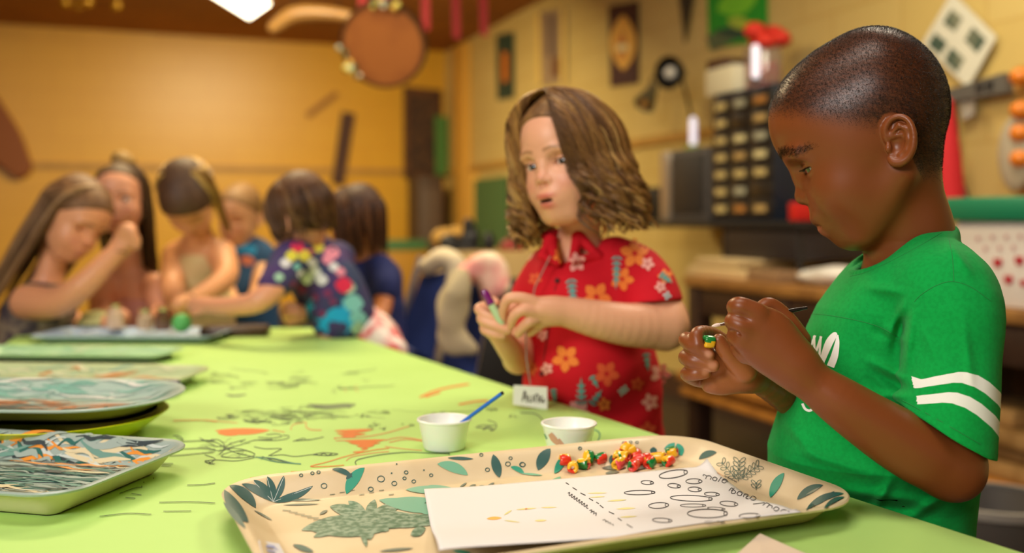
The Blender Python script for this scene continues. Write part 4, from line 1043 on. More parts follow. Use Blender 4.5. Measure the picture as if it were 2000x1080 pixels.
# painted pasta beads
BE = [(290, 300, 'ryg', .3, 0, 0), (395, 392, 'yyr', 1.5, 0, 0), (535, 350, 'pgy', -.6, .2, 0), (600, 265, 'yrg', 1.4, 1.0, 0), (755, 275, 'rgy', .5, .3, 0), (985, 255, 'gyr', 1.3, .3, 0),
      (1085, 190, 'ryr', .9, .7, .006), (990, 350, 'ypy', .9, .3, 0), (1062, 275, 'ryp', -.6, .2, .003), (1150, 215, 'yyr', .3, .6, .005), (1212, 232, 'rry', 1.2, .4, 0), (1188, 370, 'rgp', 1.2, .1, 0),
      (1255, 295, 'pyr', -.3, .2, 0), (1345, 285, 'yrg', .6, 0, 0), (1402, 335, 'rgr', 1.0, .4, 0), (1500, 265, 'yry', -.4, .2, .0), (1690, 232, 'ryg', -.5, .4, .006), (1640, 310, 'ygr', .9, .1, 0)]
names_ = ['at the left end of the bead group', 'lying in front at the left end', 'with a wide hole facing the viewer', 'standing upright behind its neighbour', 'lying alone left of the main heap', 'half hidden at the left of the heap',
          'on the very top of the heap', 'lying lowest at the front of the heap', 'in the middle of the heap', 'at the top behind the heap', 'at the right shoulder of the heap', 'with a dark green underside at the heap front',
          'pinkish, next to the hole-facing yellow one', 'with its round hole facing the viewer', 'with a green tongue of paint', 'longest one lying beside the sheet', 'topmost beside the sheet corner', 'lowest beside the sheet corner']
for i, (x, y, cs, az, el, dz) in enumerate(BE):
    px, py = 1060+x/6.667, 860+y/6.667
    c = T1.hit(px, py+5, .0); c = np.array(c)+np.array([0, .003, .0058+dz*.6])
    ax = (math.cos(az), math.sin(az)*.8, math.sin(el)*.8)
    o = bead_mesh(c, ax, cs, L=.0128 if i != 15 else .018, r=.0064, seed=i+3)
    cn = {'r': 'red', 'y': 'yellow', 'g': 'green', 'p': 'pink'}; cl = ' and '.join(dict.fromkeys(cn[k] for k in cs))
    tag(o, cl+' pasta bead '+names_[i], 'bead', 'painted pasta beads in the tray')
# ------------------------------------------------------------------ paint cups
def cup(px, py, Y, label, paint):
    c = np.array([(px-1000)/FPX*Y, Y, TZ+.0015]); t = thing('paint_cup', label, 'cup')
    b = MB(); b.lathe([(.001, .001), (.0245, .001), (.0255, .003), (.0315, .0335), (.0335, .0345), (.0335, .0365), (.0325, .037), (.0305, .0365), (.0300, .034), (.0240, .005), (.0235, .004), (.001, .004)], c, 48)
    b.build('cup', mat('cup_plastic', 'F0F2EC', .25, spec=.5, sss=.2), t)
    b = MB(); b.lathe([(.001, .0), (.0262, .0), (.0262, .0006), (.001, .0006)], c+np.array([0, 0, .0135]), 40); b.build('paint', mat('paint_'+paint, paint, .2, coat=.5), t)
    return t, c
c1, cc1 = cup(868, 878, 1.215, 'white plastic paint cup with a blue stick standing in it', 'E8EAE4')
c2, cc2 = cup(1111, 887, 1.19, 'white paint cup with reddish smears behind the leaf-patterned tray', 'E6E0DA')
sd_ = Strokes(lambda p: np.array([P(x, y, 1.19-.0305+.0009*abs((x-1111)/50)**2*8-.0004) for x, y in p]))
def cupmap(p):
    out = []
    for x, y in p:
        d = np.array([(x-1000)/FPX, 1.0, -(y-HOR)/FPX]); Y = 1.15
        for _ in range(60):
            q = np.array([0, 0, CAMZ])+d*Y; rad = .0255+.006*(q[2]-TZ-.003)/.030
            if np.hypot(q[0]-cc2[0], q[1]-cc2[1]) < rad+.0003: break
            Y += .0008
        out.append(q)
    return np.array(out)
sd_ = Strokes(cupmap)
sd_.rib([(1074, 847), (1082, 858), (1092, 868)], [9, 12, 8], 0); sd_.rib([(1090, 858), (1098, 868), (1102, 874)], [7, 7, 5], 0); sd_.rib([(1063, 848), (1068, 858)], 2, 1); sd_.rib([(1142, 862), (1146, 866)], 2, 2); sd_.rib([(1098, 870), (1104, 872)], 3, 2)
sd_.build('paint_smear', [mat('smear_peach', 'D9A08A', .4), mat('smear_green', '3E8A70', .4), mat('smear_red', '9A3A2A', .4)], c2)
b = MB(); a0 = P(893, 832, 1.213); a1 = P(982, 767, 1.195); ab = a1-a0
b.tube([a0-ab*.28, a0, a0+ab*.5, a1-ab*.02], .0023, 12, m=0); b.tube([a1-ab*.025, a1, a1+ab*.01], [.0023, .0024, .0017], 12, m=1)
o = b.build('paint_stick', [mat('blue_plastic', '1F68C8', .35), mat('black_tip', '0C0F16', .4)]); tag(o, 'blue plastic stick with black end leaning in the white cup', 'stick')
# small beige paper at the very front
b = MB(); q = [np.array([.2105, .845, TZ+.0135]), np.array([.30, .70, TZ+.004]), np.array([.16, .63, TZ+.003]), np.array([.165, .78, TZ+.008])]
b.prism(q, (0, 0, .0006)); o = b.build('paper_scrap', mat('beige_paper', 'DCC8B0', .8), smooth=False); tag(o, 'beige paper scrap poking up at the front beside the tray', 'paper')
# ------------------------------------------------------------------ the painted trays along the left side
def painted_tray(name, T, seed, pal, label, strokes, under=None, bands=None):
    rr = random.Random(seed); ct = [0]
    def mp(p):
        out = []; ct[0] += 1
        for u, v in p:
            u = max(-T.w+.002, min(T.w-.002, u)); v = max(-T.d+.002, min(T.d-.002, v))
            q = T.c+T.e1*u+T.e2*v; out.append((q[0], q[1], float(T.z(q[0], q[1]))+.0007+ct[0]*.000003))
        return np.array(out)
    sk = Strokes(mp)
    for k in range(strokes):
        u = rr.uniform(-T.w*.9, T.w*.9); v = rr.uniform(-T.d*.92, T.d*.92); L_ = rr.uniform(.02, .09); 
        m = bands(u, v, rr) if bands else rr.randint(0, len(pal)-1)
        ang = rr.uniform(-.25, .25); pts = [(u+t*L_*math.cos(ang), v+t*L_*math.sin(ang)+.003*math.sin(t*7+k)) for t in np.linspace(-.5, .5, 5)]
        if min(T.inside(np.array([p[0] for p in pts]), np.array([p[1] for p in pts]))) < .003: continue
        w = rr.uniform(.0012, .0075); sk.rib(pts, [w*.2, w*rr.uniform(.6, 1), w, w*.8, w*.15], 2+m, n=9)
    o = T.mesh(name, [mat('painted_base_'+pal[0], pal[0], .35, coat=.3), under or m_under]+[mat('paintcol_'+c, c, .4, coat=.25) for c in pal], sk)
    tag(o, label, 'tray'); return o
ang = math.atan2(-.235, .972); e1 = np.array([math.cos(ang), math.sin(ang)])
palA = ['9FB0A8', '2F6A62', 'DCCFA8', '3A464A', 'E8963A', 'C8D2CC', '6F9A8E']
def bandA(u, v, rr):
    t = v/.118
    if t < -.15: return rr.choice([2, 2, 2, 2, 1, 5])
    if t < .45: return rr.choice([0, 1, 1, 6, 3, 0])
    return rr.choice([0, 5, 0, 4, 3, 6, 1, 0, 5, 2]) if abs(u-.02) < .2 else rr.choice([0, 5, 6])
TA = Tray(np.array([-.378, 1.008])-e1*.21, ang, .42, .235, .030, .045)
painted_tray('serving_tray', TA, 1, palA, 'cream tray smeared with teal and orange paint at the front of the left row', 760, mat('tray_under_cream', 'D8D0A8', .4), bandA)
palB = ['A8BFB4', 'B06A3A', '7FB0A0', 'D8D8D0', 'C47844', '3A4A48', 'E0A070']
def bandB(u, v, rr):
    if (u-.02)**2/.02+v*v/.003 < 1: return rr.choice([1, 1, 4, 4, 6, 5])
    return rr.choice([0, 2, 3, 0, 2])
TB = Tray((-.665, 1.305), -.05, .46, .24, .024, .11, z0=TZ+.030, run=.05)
painted_tray('serving_tray', TB, 2, palB, 'round-cornered tray with rust paint resting on a yellow plate', 420, mat('tray_under_green', '9CA060', .4), bandB)
b = MB(); b.lathe([(.001, .0), (.085, .0), (.10, .004), (.135, .030), (.132, .0305), (.098, .008), (.001, .005)], (-.585, 1.285, TZ+.0015), 48)
tag(b.build('plate', mat('yellow_plastic', 'C8D014', .35)), 'bright yellow plastic plate under the rust-painted tray', 'plate')
TC = Tray((-.79, 1.66), -.10, .52, .25, .022, .05)
painted_tray('serving_tray', TC, 3, ['B8C89A', 'C88A50', 'D8E0E0', '8FB098', 'D8D8B0', '6A7A60'], 'tray with orange paint and a navy corner, third in the left row', 300, mat('tray_under_pale', 'C8D0D8', .4), lambda u, v, rr: rr.choice([2, 2, 5]) if v < -.06 else rr.choice([1, 0, 3, 4]))
b = MB(); b.box((-.545, 1.578, TZ+.020), (.035, .022, .012), rotz(-.1), bev=.004); tag(b.build('paint_block', mat('navy_paint', '1C2E6A', .3)), 'small navy paint block on the corner of the third tray', 'block')
TD = Tray((-.88, 2.0), -.06, .42, .14, .018, .04)
painted_tray('serving_tray', TD, 4, ['A8CFA0', 'B8D8B8', '8FC098', 'C8D8B0'], 'pale green painted tray behind the orange-painted one', 140, mat('tray_under_pale', 'C8D0D8', .4))
TE_ = Tray((-.88, 2.33), -.02, .42, .20, .018, .03)
painted_tray('serving_tray', TE_, 5, ['A8C0D8', 'B8C8B0', 'C8D0D8', '98A8B8'], 'pale blue tray in front of the children at the far end', 140, mat('tray_under_blue', 'A8B8D0', .4))
# small things at the far end of the table
FE = [('paint_jar', (225, 612), 2.40, 'D8B89A', .020, .05, 'small glossy jar with light glinting on it, left of the far jars'), ('paint_jar', (283, 612), 2.38, 'C8A888', .018, .04, 'small glossy jar in the middle of the far jars'),
      ('paint_jar', (318, 612), 2.36, '6A4030', .018, .045, 'small dark jar right of the other far jars')]
for nm, (px, py), Y, colr, r, h, lb in FE:
    c = PT(px, 0+430+.28*FPX/Y, TZ); t = thing(nm, lb, 'jar')
    b = MB(); b.lathe([(.001, 0), (r, 0), (r*1.03, .004), (r, h*.75), (r*.7, h*.86), (r*.7, h)], (c[0], Y, TZ+.0205 if Y < 2.43 else TZ+.0015), 20); b.build('body', mat('jar_'+colr, colr, .08, coat=1, spec=.8), t)
    b = MB(); b.lathe([(.001, 0), (r*.8, 0), (r*.8, .008), (.001, .009)], (c[0], Y, TZ+.0205+h), 20); b.build('lid', mat('lid_gold', 'FFF0D0', .18, metal=1), t)
b = MB(); b.lathe([(.022*math.sin(math.pi*i/14)+1e-5, -.022*math.cos(math.pi*i/14)) for i in range(15)], P(355, 606, 2.30)*[1, 1, 0]+[0, 0, TZ+.0415+.001], 24)
tag(b.build('play_ball', mat('green_dough', '58B060', .6)), 'small green ball lying at the far end of the table', 'ball')
b = MB(); b.box(P(460, 600, 2.40)*[1, 1, 0]+[0, 0, TZ+.014], (.16, .06, .025), rotz(.1), bev=.008); tag(b.build('craft_box', mat('dark_wood_box', '4A3020', .4)), 'low dark box on the table before the child in tie-dye', 'box')
b = MB(); b.lathe([(.001, 0), (.045, 0), (.05, .006), (.032, .03), (.001, .035)], P(190, 620, 2.47)*[1, 1, 0]+[0, 0, TZ+.0215], 20)
tag(b.build('bowl', mat('olive_dish', 'A8A870', .5)), 'olive upturned dish at the far left of the table', 'bowl')
# ------------------------------------------------------------------ long hair: locks that leave a parting, hug the skull and fall
def long_hair(H, parent, n_clump, per, cols, seed, length=(-200, -150), wave=10, waves=2.2, phimin=(48, 52), part=(0, 120, 0), r0=.00035, clump_r=9, infl=1.06, K=26, curl=1.0, fall_out=0, name='hair', mt=None, gather=None, side_w=(1, 1), side_infl=0.0, th_rng=(3, 62), phimax=178, infr=1.035, zs=1.0):
    rs = np.random.RandomState(seed); N = n_clump*per
    sg = np.where(rs.rand(n_clump) < side_w[0]/(side_w[0]+side_w[1]), -1.0, 1.0)
    pm = np.where(sg < 0, phimin[0], phimin[1])
    phf = np.radians(pm+(phimax-pm)*rs.rand(n_clump)**0.9)*sg            # 0 = front, + right
    th0 = np.radians(rs.uniform(th_rng[0], th_rng[1], n_clump)); zend = rs.uniform(length[0], length[1], n_clump)
    amp = wave*rs.uniform(.5, 1.4, n_clump); w_ = waves*rs.uniform(.75, 1.3, n_clump); ph = rs.uniform(0, 6.28, n_clump); inf = infl+.09*rs.rand(n_clump)+np.where(sg > 0, side_infl, 0)
    cc_ = np.array([lin(c) for c in cols]); ci = rs.randint(0, len(cols), n_clump)
    rep = lambda a: np.repeat(a, per, axis=0)
    phf, th0, zend, amp, w_, ph, inf, ci, sg_ = map(rep, (phf, th0, zend, amp, w_, ph, inf, ci, sg))
    offa = rs.uniform(0, 6.28, N); offr = clump_r*np.sqrt(rs.rand(N))
    t = np.linspace(0, 1, K)[None]
    c0 = np.array([0, 18, 85.0]); R3 = np.array([130, 168, 152.0*zs])
    th_end = np.radians(100)
    # first 45 % of the length over the skull, the rest falls
    f = np.clip(t/.45, 0, 1); th = th0[:, None]+(th_end-th0[:, None])*f
    g = sstep(0, .55, f); phs = sg_[:, None]*np.radians(90)
    frontness = np.cos(phf)[:, None]
    phi = phf[:, None]*(.35+.65*g)+(1-g)*.65*phs*np.where(np.abs(phf[:, None]) < 1.2, .55, 1)
    infe = infr+(inf[:, None]-infr)*sstep(0, .45, t)
    X = R3[0]*np.sin(th)*np.sin(phi)*infe+part[0]*(1-f)**1.5
    Y_ = R3[1]*np.sin(th)*np.cos(phi)*infe+part[1]*(1-f)**1.5*.6
    Z_ = c0[2]+R3[2]*np.cos(th)*infe+0*t
    X = X+c0[0]; Y_ = Y_+c0[1]
    fall = np.clip((t-.45)/.55, 0, 1)
    Z_ = Z_+(zend[:, None]-Z_)*fall
    X = X*(1+fall*fall_out/100.0-.10*fall**2); Y_ = Y_-(Y_-c0[1])*.14*fall
    wv = fall**.8*amp[:, None]
    aa = 2*np.pi*w_[:, None]*t*1.6+ph[:, None]
    X = X+wv*np.cos(aa)*curl; Y_ = Y_+wv*np.sin(aa)*curl
    cr = offr[:, None]*(1-.72*fall**1.5)*np.clip(t*6+.4, 0, 1)
    an = offa[:, None]+aa*.3
    X = X+cr*np.cos(an); Z_ = Z_+cr*np.sin(an)*.4*(1-f)+0; Y_ = Y_+cr*np.sin(an)*.8
    if gather is not None:      # pull the fall towards a point (bun, tail)
        gx = np.array(gather); k = sstep(.2, .95, t)[..., None]
        PP = np.stack([X, Y_, Z_], -1); PP = PP*(1-k)+gx*k
    else: PP = np.stack([X, Y_, Z_], -1)
    q = (PP*np.array([1, H.sy, 1])*H.sc)@np.asarray(H.R, float).T+H.o
    c = cc_[ci]*(0.75+.5*rs.rand(N))[:, None]
    return strands(name, None, q, r0, mt or mat('hair_strands', '7A5228', .42, attr='Col', spec=.5), parent, cols=c)
def cap_hair(H, parent, col, front=150, low=-20, infl=4, h=.003, name='hair', cols2=None, bump=.6, extra=None, slope=.8):
    """close hair volume: skull shell opened for the face"""
    s = Solid()
    H.ell(s, (0, 28, 90), (130+infl, 168+infl, 155+infl)); H.ell(s, (0, -37, 108), (123+infl, 110+infl, 132+infl), k=30); H.ell(s, (0, 108, 112), (98+infl, 99+infl, 98+infl), k=44)
    H.ell(s, (0, -45, 10), (98+infl, 62+infl, 95), k=30)
    if extra: extra(s)
    o = H.w((0, 0, 0)).astype(np.float32)
    def cutf(p):
        L = H.inv(p); # positive inside kept region -> we return distance of removed part (negative inside removed)
        return (L[:, 2]-(front-40)+slope*(L[:, 1]*0+0)-np.where(L[:, 1] > 0, (L[:, 1]-110)*slope, (L[:, 1]-0)*1.6-110*slope))*H.sc*.7
    s.op(cutf, o, .3, .006, 's')
    V, F = s.mesh(H.w((0, 20, 80))-.2, H.w((0, 20, 80))+.2, h)
    return mesh_obj(name, V, F, mat('hairmass_'+col, col, .6, noise=(cols2 or '20140A', 60, .7), bump=bump, bscale=160), parent)
def skin_mat(col): return mat('skin_'+col, col, .42, attr='Col', bump=.04, bscale=1500, sss=.10, spec=.4)
def face_cols(V, H, base, lip, brow, blush=None, mouth_open=0.0):
    c = skin_cols(V, base); L = H.inv(V); hx = np.abs(L[:, 0]); hy = L[:, 1]; hz = L[:, 2]
    inh = (hz > -160) & (hz < 250) & (hy > 90) & (hx < 130)
    if blush: c = mixc(c, np.exp(-(((hx-62)/30)**2+((hz+30)/26)**2))*.5*inh, blush); c = mixc(c, np.exp(-((hx/18)**2+((hz+8)/18)**2))*.35*inh, blush)
    c = mixc(c, np.exp(-((hx/34)**4+((hz+64)/9)**4))*(hy > 165)*.8*inh, lip); c = mixc(c, np.exp(-((hx/28)**4+((hz+90+mouth_open*10)/11)**4))*(hy > 158)*.8*inh, lip)
    if mouth_open: c = mixc(c, np.exp(-((hx/22)**4+((hz+77+5*mouth_open)/(4+5*mouth_open))**4))*(hy > 150)*inh, '3A1210')
    bl = np.interp(hx, [0, 20, 45, 70, 95], [70, 72, 78, 76, 64])
    c = mixc(c, np.exp(-((hz-bl)/5.5)**4)*sstep(14, 24, hx)*(1-sstep(82, 98, hx))*.8*inh, brow)
    return c
# ------------------------------------------------------------------ child in the red flowered shirt
girl = thing('person', 'child with wavy shoulder-length hair in red flowered shirt, holding a marker with both hands', 'person')
yaw = math.radians(36); rr_ = np.array([0.035, 1, 0]); rr_ /= np.linalg.norm(rr_)
gf = -(rr_*math.cos(yaw))+np.array([-1, .035, 0])*math.sin(yaw)+np.array([0, 0, -.07])
GR_ = frame(gf, (-.14, 0.05, .99)); gsc = .00049
eye_mid = P(1069, 321, 1.47)
go = eye_mid-GR_@(np.array([0, 166*.95, 32])*gsc)
HG = HeadFrame(go, GR_, gsc)
sg = Solid()
head_ops(sg, HG, openness=.8, mouth=.25, chub=.98, wide=.97, ears=True)
neckb = P(1128, 492, 1.57)
sg.cone(HG.w((0, -15, -50)), neckb, .030, .034, .02)
sg.ell(P(1140, 580, 1.57), (.075, .055, .085), k=.03); sg.ell(P(1157, 760, 1.61), (.082, .055, .14), k=.03)
chain_px(sg, [(1225, 515, 1.54, 34), (1290, 600, 1.50, 42), (1298, 636, 1.485, 45)], .012)
chain_px(sg, [(1296, 636, 1.48, 47), (1230, 634, 1.455, 42), (1170, 624, 1.44, 37), (1110, 610, 1.43, 30), (1082, 606, 1.425, 26)], .012)
chain_px(sg, [(1082, 606, 1.425, 25), (1060, 603, 1.42, 24), (1040, 605, 1.42, 20)], .008); chain_px(sg, [(1080, 610, 1.43, 24), (1056, 622, 1.43, 20)], .008)
for pts in ([(1048, 593, 1.415, 14), (1018, 582, 1.41, 11), (993, 584, 1.412, 10), (984, 603, 1.42, 9), (984, 622, 1.43, 8)], [(1046, 608, 1.412, 13), (1020, 606, 1.405, 11), (1004, 618, 1.41, 10), (998, 634, 1.42, 8.5)],
            [(1050, 622, 1.418, 12), (1034, 628, 1.412, 10.5), (1018, 642, 1.418, 9.5), (1012, 652, 1.425, 8)], [(1058, 628, 1.43, 11), (1046, 640, 1.43, 9.5), (1036, 650, 1.435, 8)]):
    chain_px(sg, pts, .0025)
chain_px(sg, [(1060, 600, 1.44, 15), (1020, 590, 1.455, 11), (990, 606, 1.455, 10), (975, 612, 1.45, 8)], .004)
# right arm and hand
chain_px(sg, [(1060, 520, 1.60, 32), (1025, 620, 1.60, 30), (1012, 700, 1.56, 28)], .012)
chain_px(sg, [(1012, 700, 1.56, 28), (995, 680, 1.50, 24), (975, 655, 1.46, 20), (962, 636, 1.45, 20)], .01)
chain_px(sg, [(962, 636, 1.45, 21), (952, 618, 1.45, 19), (948, 606, 1.452, 15)], .008)
for pts in ([(945, 600, 1.455, 11), (936, 604, 1.445, 10), (950, 615, 1.435, 9.5), (972, 622, 1.432, 8.5), (984, 628, 1.432, 7.5)], [(945, 616, 1.45, 11), (942, 624, 1.438, 10), (962, 634, 1.43, 9.5), (984, 642, 1.428, 9), (994, 645, 1.428, 8)],
            [(950, 636, 1.45, 11), (948, 644, 1.44, 10), (966, 652, 1.433, 9), (982, 656, 1.432, 8)], [(955, 600, 1.45, 12), (958, 588, 1.44, 10), (968, 590, 1.432, 8.5)]):
    chain_px(sg, pts, .0025)
V, Fq = sg.mesh((-.12, 1.36, .55), (.32, 1.72, 1.24), .0017)
fc_ = face_cols(V, HG, 'E2A582', 'C85A50', '94683E', 'D98570', .25)
mesh_obj('body', V, Fq, skin_mat('E2A582'), girl, cols=fc_)
eyes(HG, girl, gaze=(-.25, .03), iris='22262C', white='CDBDB2')
# eyelid line
for sx in (-1, 1):
    sl = []
    for zz, n_ in ((40.5, 16),):
        for t in np.linspace(-1, 1, n_):
            a = np.array([sx*(58+t*22), 0, zz-3.5*t*t]); a[1] = 148+28.5*math.sqrt(max(1-((a[0]*sx-56)/30)**2-((a[2]-32)/26)**2, .02))
            sl.append([HG.w(a+np.array([sx*(t*.5+.1), 1, .15])*k*9) for k in (0, .5, 1)])
    strands('eyelashes', None, np.array(sl), .0005, mat('brown_lash', '3A2414', .5), girl)
hc = ['B07E42', '94683A', 'CC9C56', '6E4A28', 'DCB06A', 'A0743E', '7E5630']
def gcap(s): HG.ell(s, (0, -55, -40), (92, 50, 110), k=30); HG.ell(s, (0, 12, 120), (118, 140, 148), k=30)
cap_hair(HG, girl, '6E4A26', front=152, infl=8, h=.0035, extra=gcap, cols2='9A7040', slope=.75)
long_hair(HG, girl, 270, 40, hc, 5, length=(-215, -130), wave=25, waves=2.3, phimin=(34, 44), part=(14, 130, 0), r0=.00040, clump_r=16, infl=1.18, infr=1.07, zs=1.13, fall_out=40, side_w=(1.1, 1), side_infl=.12)
long_hair(HG, girl, 46, 40, hc, 8, length=(-190, -130), wave=20, waves=2.2, phimin=(50, 42), phimax=70, part=(10, 150, 0), r0=.00040, clump_r=15, infl=1.14, infr=1.04, zs=1.13, fall_out=30, side_w=(.25, 1), th_rng=(14, 40), name='hair_front')
# red shirt
sr = Solid()
gy = 1.57
chain_px(sr, [(1205, 505, 1.545, 42), (1245, 535, 1.52, 53), (1268, 580, 1.50, 60), (1276, 640, 1.488, 64)], .02)
hemg = P(1262, 592, 1.50); hn_ = np.array([.10, -.10, -1.0])
sr.op(lambda p: -((p-hemg.astype(np.float32))@(hn_/np.linalg.norm(hn_)).astype(np.float32)), hemg+np.array([0.02, 0, -.02]), .22, .002, 's')
sr.cone(P(1278, 590, 1.495), P(1290, 640, 1.49), .0335, .037, .002, 's')
sr.ell(P(1145, 565, gy), (.092, .066, .070), k=.03)
sr.cone(P(1150, 600, gy), P(1150, 700, gy), .082, .088, .03); 
sr.ell(P(1157, 760, 1.61), (.113, .075, .15), k=.03); sr.ell(P(1162, 890, 1.64), (.118, .075, .14), k=.03)
sr.ell(P(1162, 1000, 1.64), (.118, .075, .12), k=.03)
chain_px(sr, [(1070, 520, 1.60, 38), (1045, 570, 1.60, 42), (1035, 620, 1.59, 42)], .02)
def fold2(p): return -.0022*noise3(p*np.array([1, 1, .55], np.float32), 58, 9)-.0010*noise3(p, 120, 4)
sr.op(fold2, P(1150, 750, gy), .6, .01, 'd')
sr.cone(HG.w((0, -5, -60)), P(1118, 512, 1.565), .036, .043, .003, 's')
# collar flaps
for pts in ([(1075, 470, 1.535), (1058, 500, 1.515), (1088, 512, 1.51)], [(1130, 462, 1.53), (1118, 508, 1.505), (1168, 500, 1.515)]):
    q = [P(*x) for x in pts]
    sr.cone(q[0], q[1], .010, .006, .004); sr.cone(q[0], q[2], .010, .006, .004); sr.cone(q[1], q[2], .006, .006, .004)
sr.chain([P(1078, 470, 1.545), P(1070, 462, 1.57), P(1100, 455, 1.60), P(1150, 455, 1.60), P(1160, 470, 1.56)], [.009]*5, .006)
sr.half(P(1150, 1150, gy), (0, 0, -1), .5, .002, 's')
V, Fq = sr.mesh((-.02, 1.38, .45), (.36, 1.76, 1.0), .0022)
gs = mesh_obj('shirt', V, Fq, mat('red_cotton', 'CE1626', .8, bump=.15, bscale=900, spec=.2), girl); gs['label'] = 'red short-sleeved shirt with orange and pink flowers'
fl = [0]
def onsr(p):
    fl[0] += 1; return hitpx(sr, p, 1.38, 1.66, .0007+fl[0]*.000012, 44)
sf = Strokes(onsr); sf.lim = .016
def flower(x, y, r, m, a0=0, n=5, sq=1.0):
    for k in range(n):
        a = a0+2*math.pi*k/n; sf.leaf((x+r*.12*math.cos(a), y+r*.12*math.sin(a)*sq), (x+r*math.cos(a), y+r*math.sin(a)*sq), r*.62, m, n=7)
def fern(x, y, dx, dy, n, w, m):
    for k in range(n):
        t = k/n; px_, py_ = x+dx*t, y+dy*t; L_ = math.hypot(dx, dy); nx, ny = -dy/L_, dx/L_
        for s_ in (-1, 1): sf.leaf((px_, py_), (px_+(nx*s_*.9+dx/L_*.6)*w*(1-.5*t), py_+(ny*s_*.9+dy/L_*.6)*w*(1-.5*t)), 4.5, m, n=5)
    sf.leaf((x, y), (x+dx*1.2, y+dy*1.2), 5, m, n=6)
for a in ((1165, 580, 30, 0, .2), (1240, 495, 30, 0, .9), (1215, 545, 24, 0, .1), (1105, 700, 28, 0, .4), (1095, 500, 16, 0, .3), (1300, 540, 16, 0, .7), (1150, 825, 22, 0, .5), (1185, 730, 26, 3, .2), (1290, 730, 22, 2, .1), (1125, 512, 20, 2, .8), (1130, 805, 26, 2, .3),
          (1270, 785, 18, 2, .6), (1225, 845, 18, 3, .1), (1265, 840, 18, 3, .9), (1045, 545, 14, 3, .2), (1060, 655, 12, 2, .4), (1070, 600, 12, 3, .5), (1290, 560, 12, 2, .5), (1038, 720, 14, 3, .1), (1068, 720, 13, 2, .6), (1245, 750, 14, 3, 1.1), (1180, 790, 14, 0, .8), (1265, 515, 14, 2, .2)):
    flower(a[0], a[1], a[2], a[3], a[4])
for a in ((1115, 545, 6, 50, 5, 13), (1205, 500, -2, 55, 5, 12), (1135, 790, 0, -45, 4, 14), (1155, 790, 18, -25, 3, 10), (1290, 535, 20, 15, 3, 9), (1155, 735, 12, 20, 2, 8), (1040, 600, 2, 30, 3, 8), (1080, 760, 4, 24, 3, 8), (1262, 690, 4, 30, 3, 9)):
    fern(*a, 1)
for x, y in ((1303, 577), (1215, 765), (1220, 760)): flower(x, y, 9, 4, .2, 4)
pf = sf.build('flower_print', [mat('print_orange', 'F08030', .8), mat('print_teal_leaf', '5FA39C', .8), mat('print_pink', 'EFA79C', .8), mat('print_coral', 'E4572E', .8), mat('print_pale_blue', 'B8D4D4', .8)], girl); pf['label'] = 'orange, pink and teal flower pattern'
b = MB(); b.tube(hitpx(sr, [(1100, 510), (1085, 560), (1075, 620), (1062, 700), (1050, 790)], 1.38, 1.66, .001), .0013, 6)
b.build('button_placket', mat('placket_red', '8A0E18', .8), girl)
b = MB()
for y, x in ((548, 1088), (600, 1078), (730, 1058)):
    c = hitpx(sr, [(x, y)], 1.38, 1.66, .003)[0]; b.lathe([(.0001, 0), (.004, 0), (.004, .0015), (.0001, .002)], c, 12, rot=rotx(math.pi/2))
b.build('button', mat('button_dark', '4A1418', .4), girl)
# trousers, below the table edge
tg = Solid()
for dx in (-.05, .05): tg.chain([P(1158, 1010, gy)+np.array([dx, 0, 0]), np.array([.13+dx, 1.58, .28]), np.array([.13+dx, 1.58, .06])], [.058, .042, .036], .02)
V, Fq = tg.mesh((0, 1.45, .02), (.30, 1.72, .56), .005); mesh_obj('trousers', V, Fq, mat('denim_dark', '24304A', .9), girl)
b = MB()
for dx in (-.05, .05): b.box((.125+dx, 1.55, .03), (.065, .15, .055), bev=.02)
b.build('shoe', mat('shoe_grey', '3A3A40', .6), girl)
# marker
mk = thing('marker_pen', 'light green marker with purple cap between the hands of the child in red', 'marker')
m0, m1 = P(944, 566, 1.428), P(984, 640, 1.428)
b = MB(); b.tube(seg(m0, m1, 0, .38, 6), [.0035, .0056, .0060, .0060, .0060, .0062], 14); b.build('cap', mat('purple_cap', '7A1470', .25, coat=.5), mk)
b = MB(); b.tube(seg(m0, m1, .38, 1.0, 6), [.0055, .0055, .0055, .0055, .0055, .003], 14); b.build('barrel', mat('pale_green_plastic', 'B4D0A0', .35), mk)
# name badge hanging on its cord
bd_ = thing('name_badge', 'white name badge hanging low on the red shirt above the table edge', 'badge')
pc = [P(1003, 752, 1.475), P(1069, 756, 1.47), P(1069, 800, 1.47), P(1002, 790, 1.475)]
b = MB(); b.prism(pc, (0, .0012, 0)); b.build('card', mat('white_card', 'ECE9E4', .4), bd_, smooth=False)
def onb(p):
    out = []
    for x, y in p: q = P(x, y, 1.4705+(1069-x)/66*.005-.0012); out.append(q)
    return np.array(out)
k_ = Strokes(onb)
for l in ([(1020, 784), (1025, 764), (1029, 786)], [(1022, 776), (1030, 776)], [(1033, 772), (1034, 784), (1040, 782), (1041, 772)], [(1045, 786), (1046, 772), (1051, 772), (1052, 787)], [(1060, 774), (1055, 778), (1058, 785), (1062, 780), (1062, 787)]): k_.rib(l, 2.6, 0)
k_.build('lettering', mat('ink_brown', '4A3A34', .6), bd_)
b = MB(); b.tube([P(1036, 752, 1.472), P(1028, 700, 1.476), P(1027, 650, 1.49), P(1045, 560, 1.500), P(1075, 500, 1.497)], .0011, 6); b.build('cord', mat('grey_cord', '8A8478', .7), bd_)
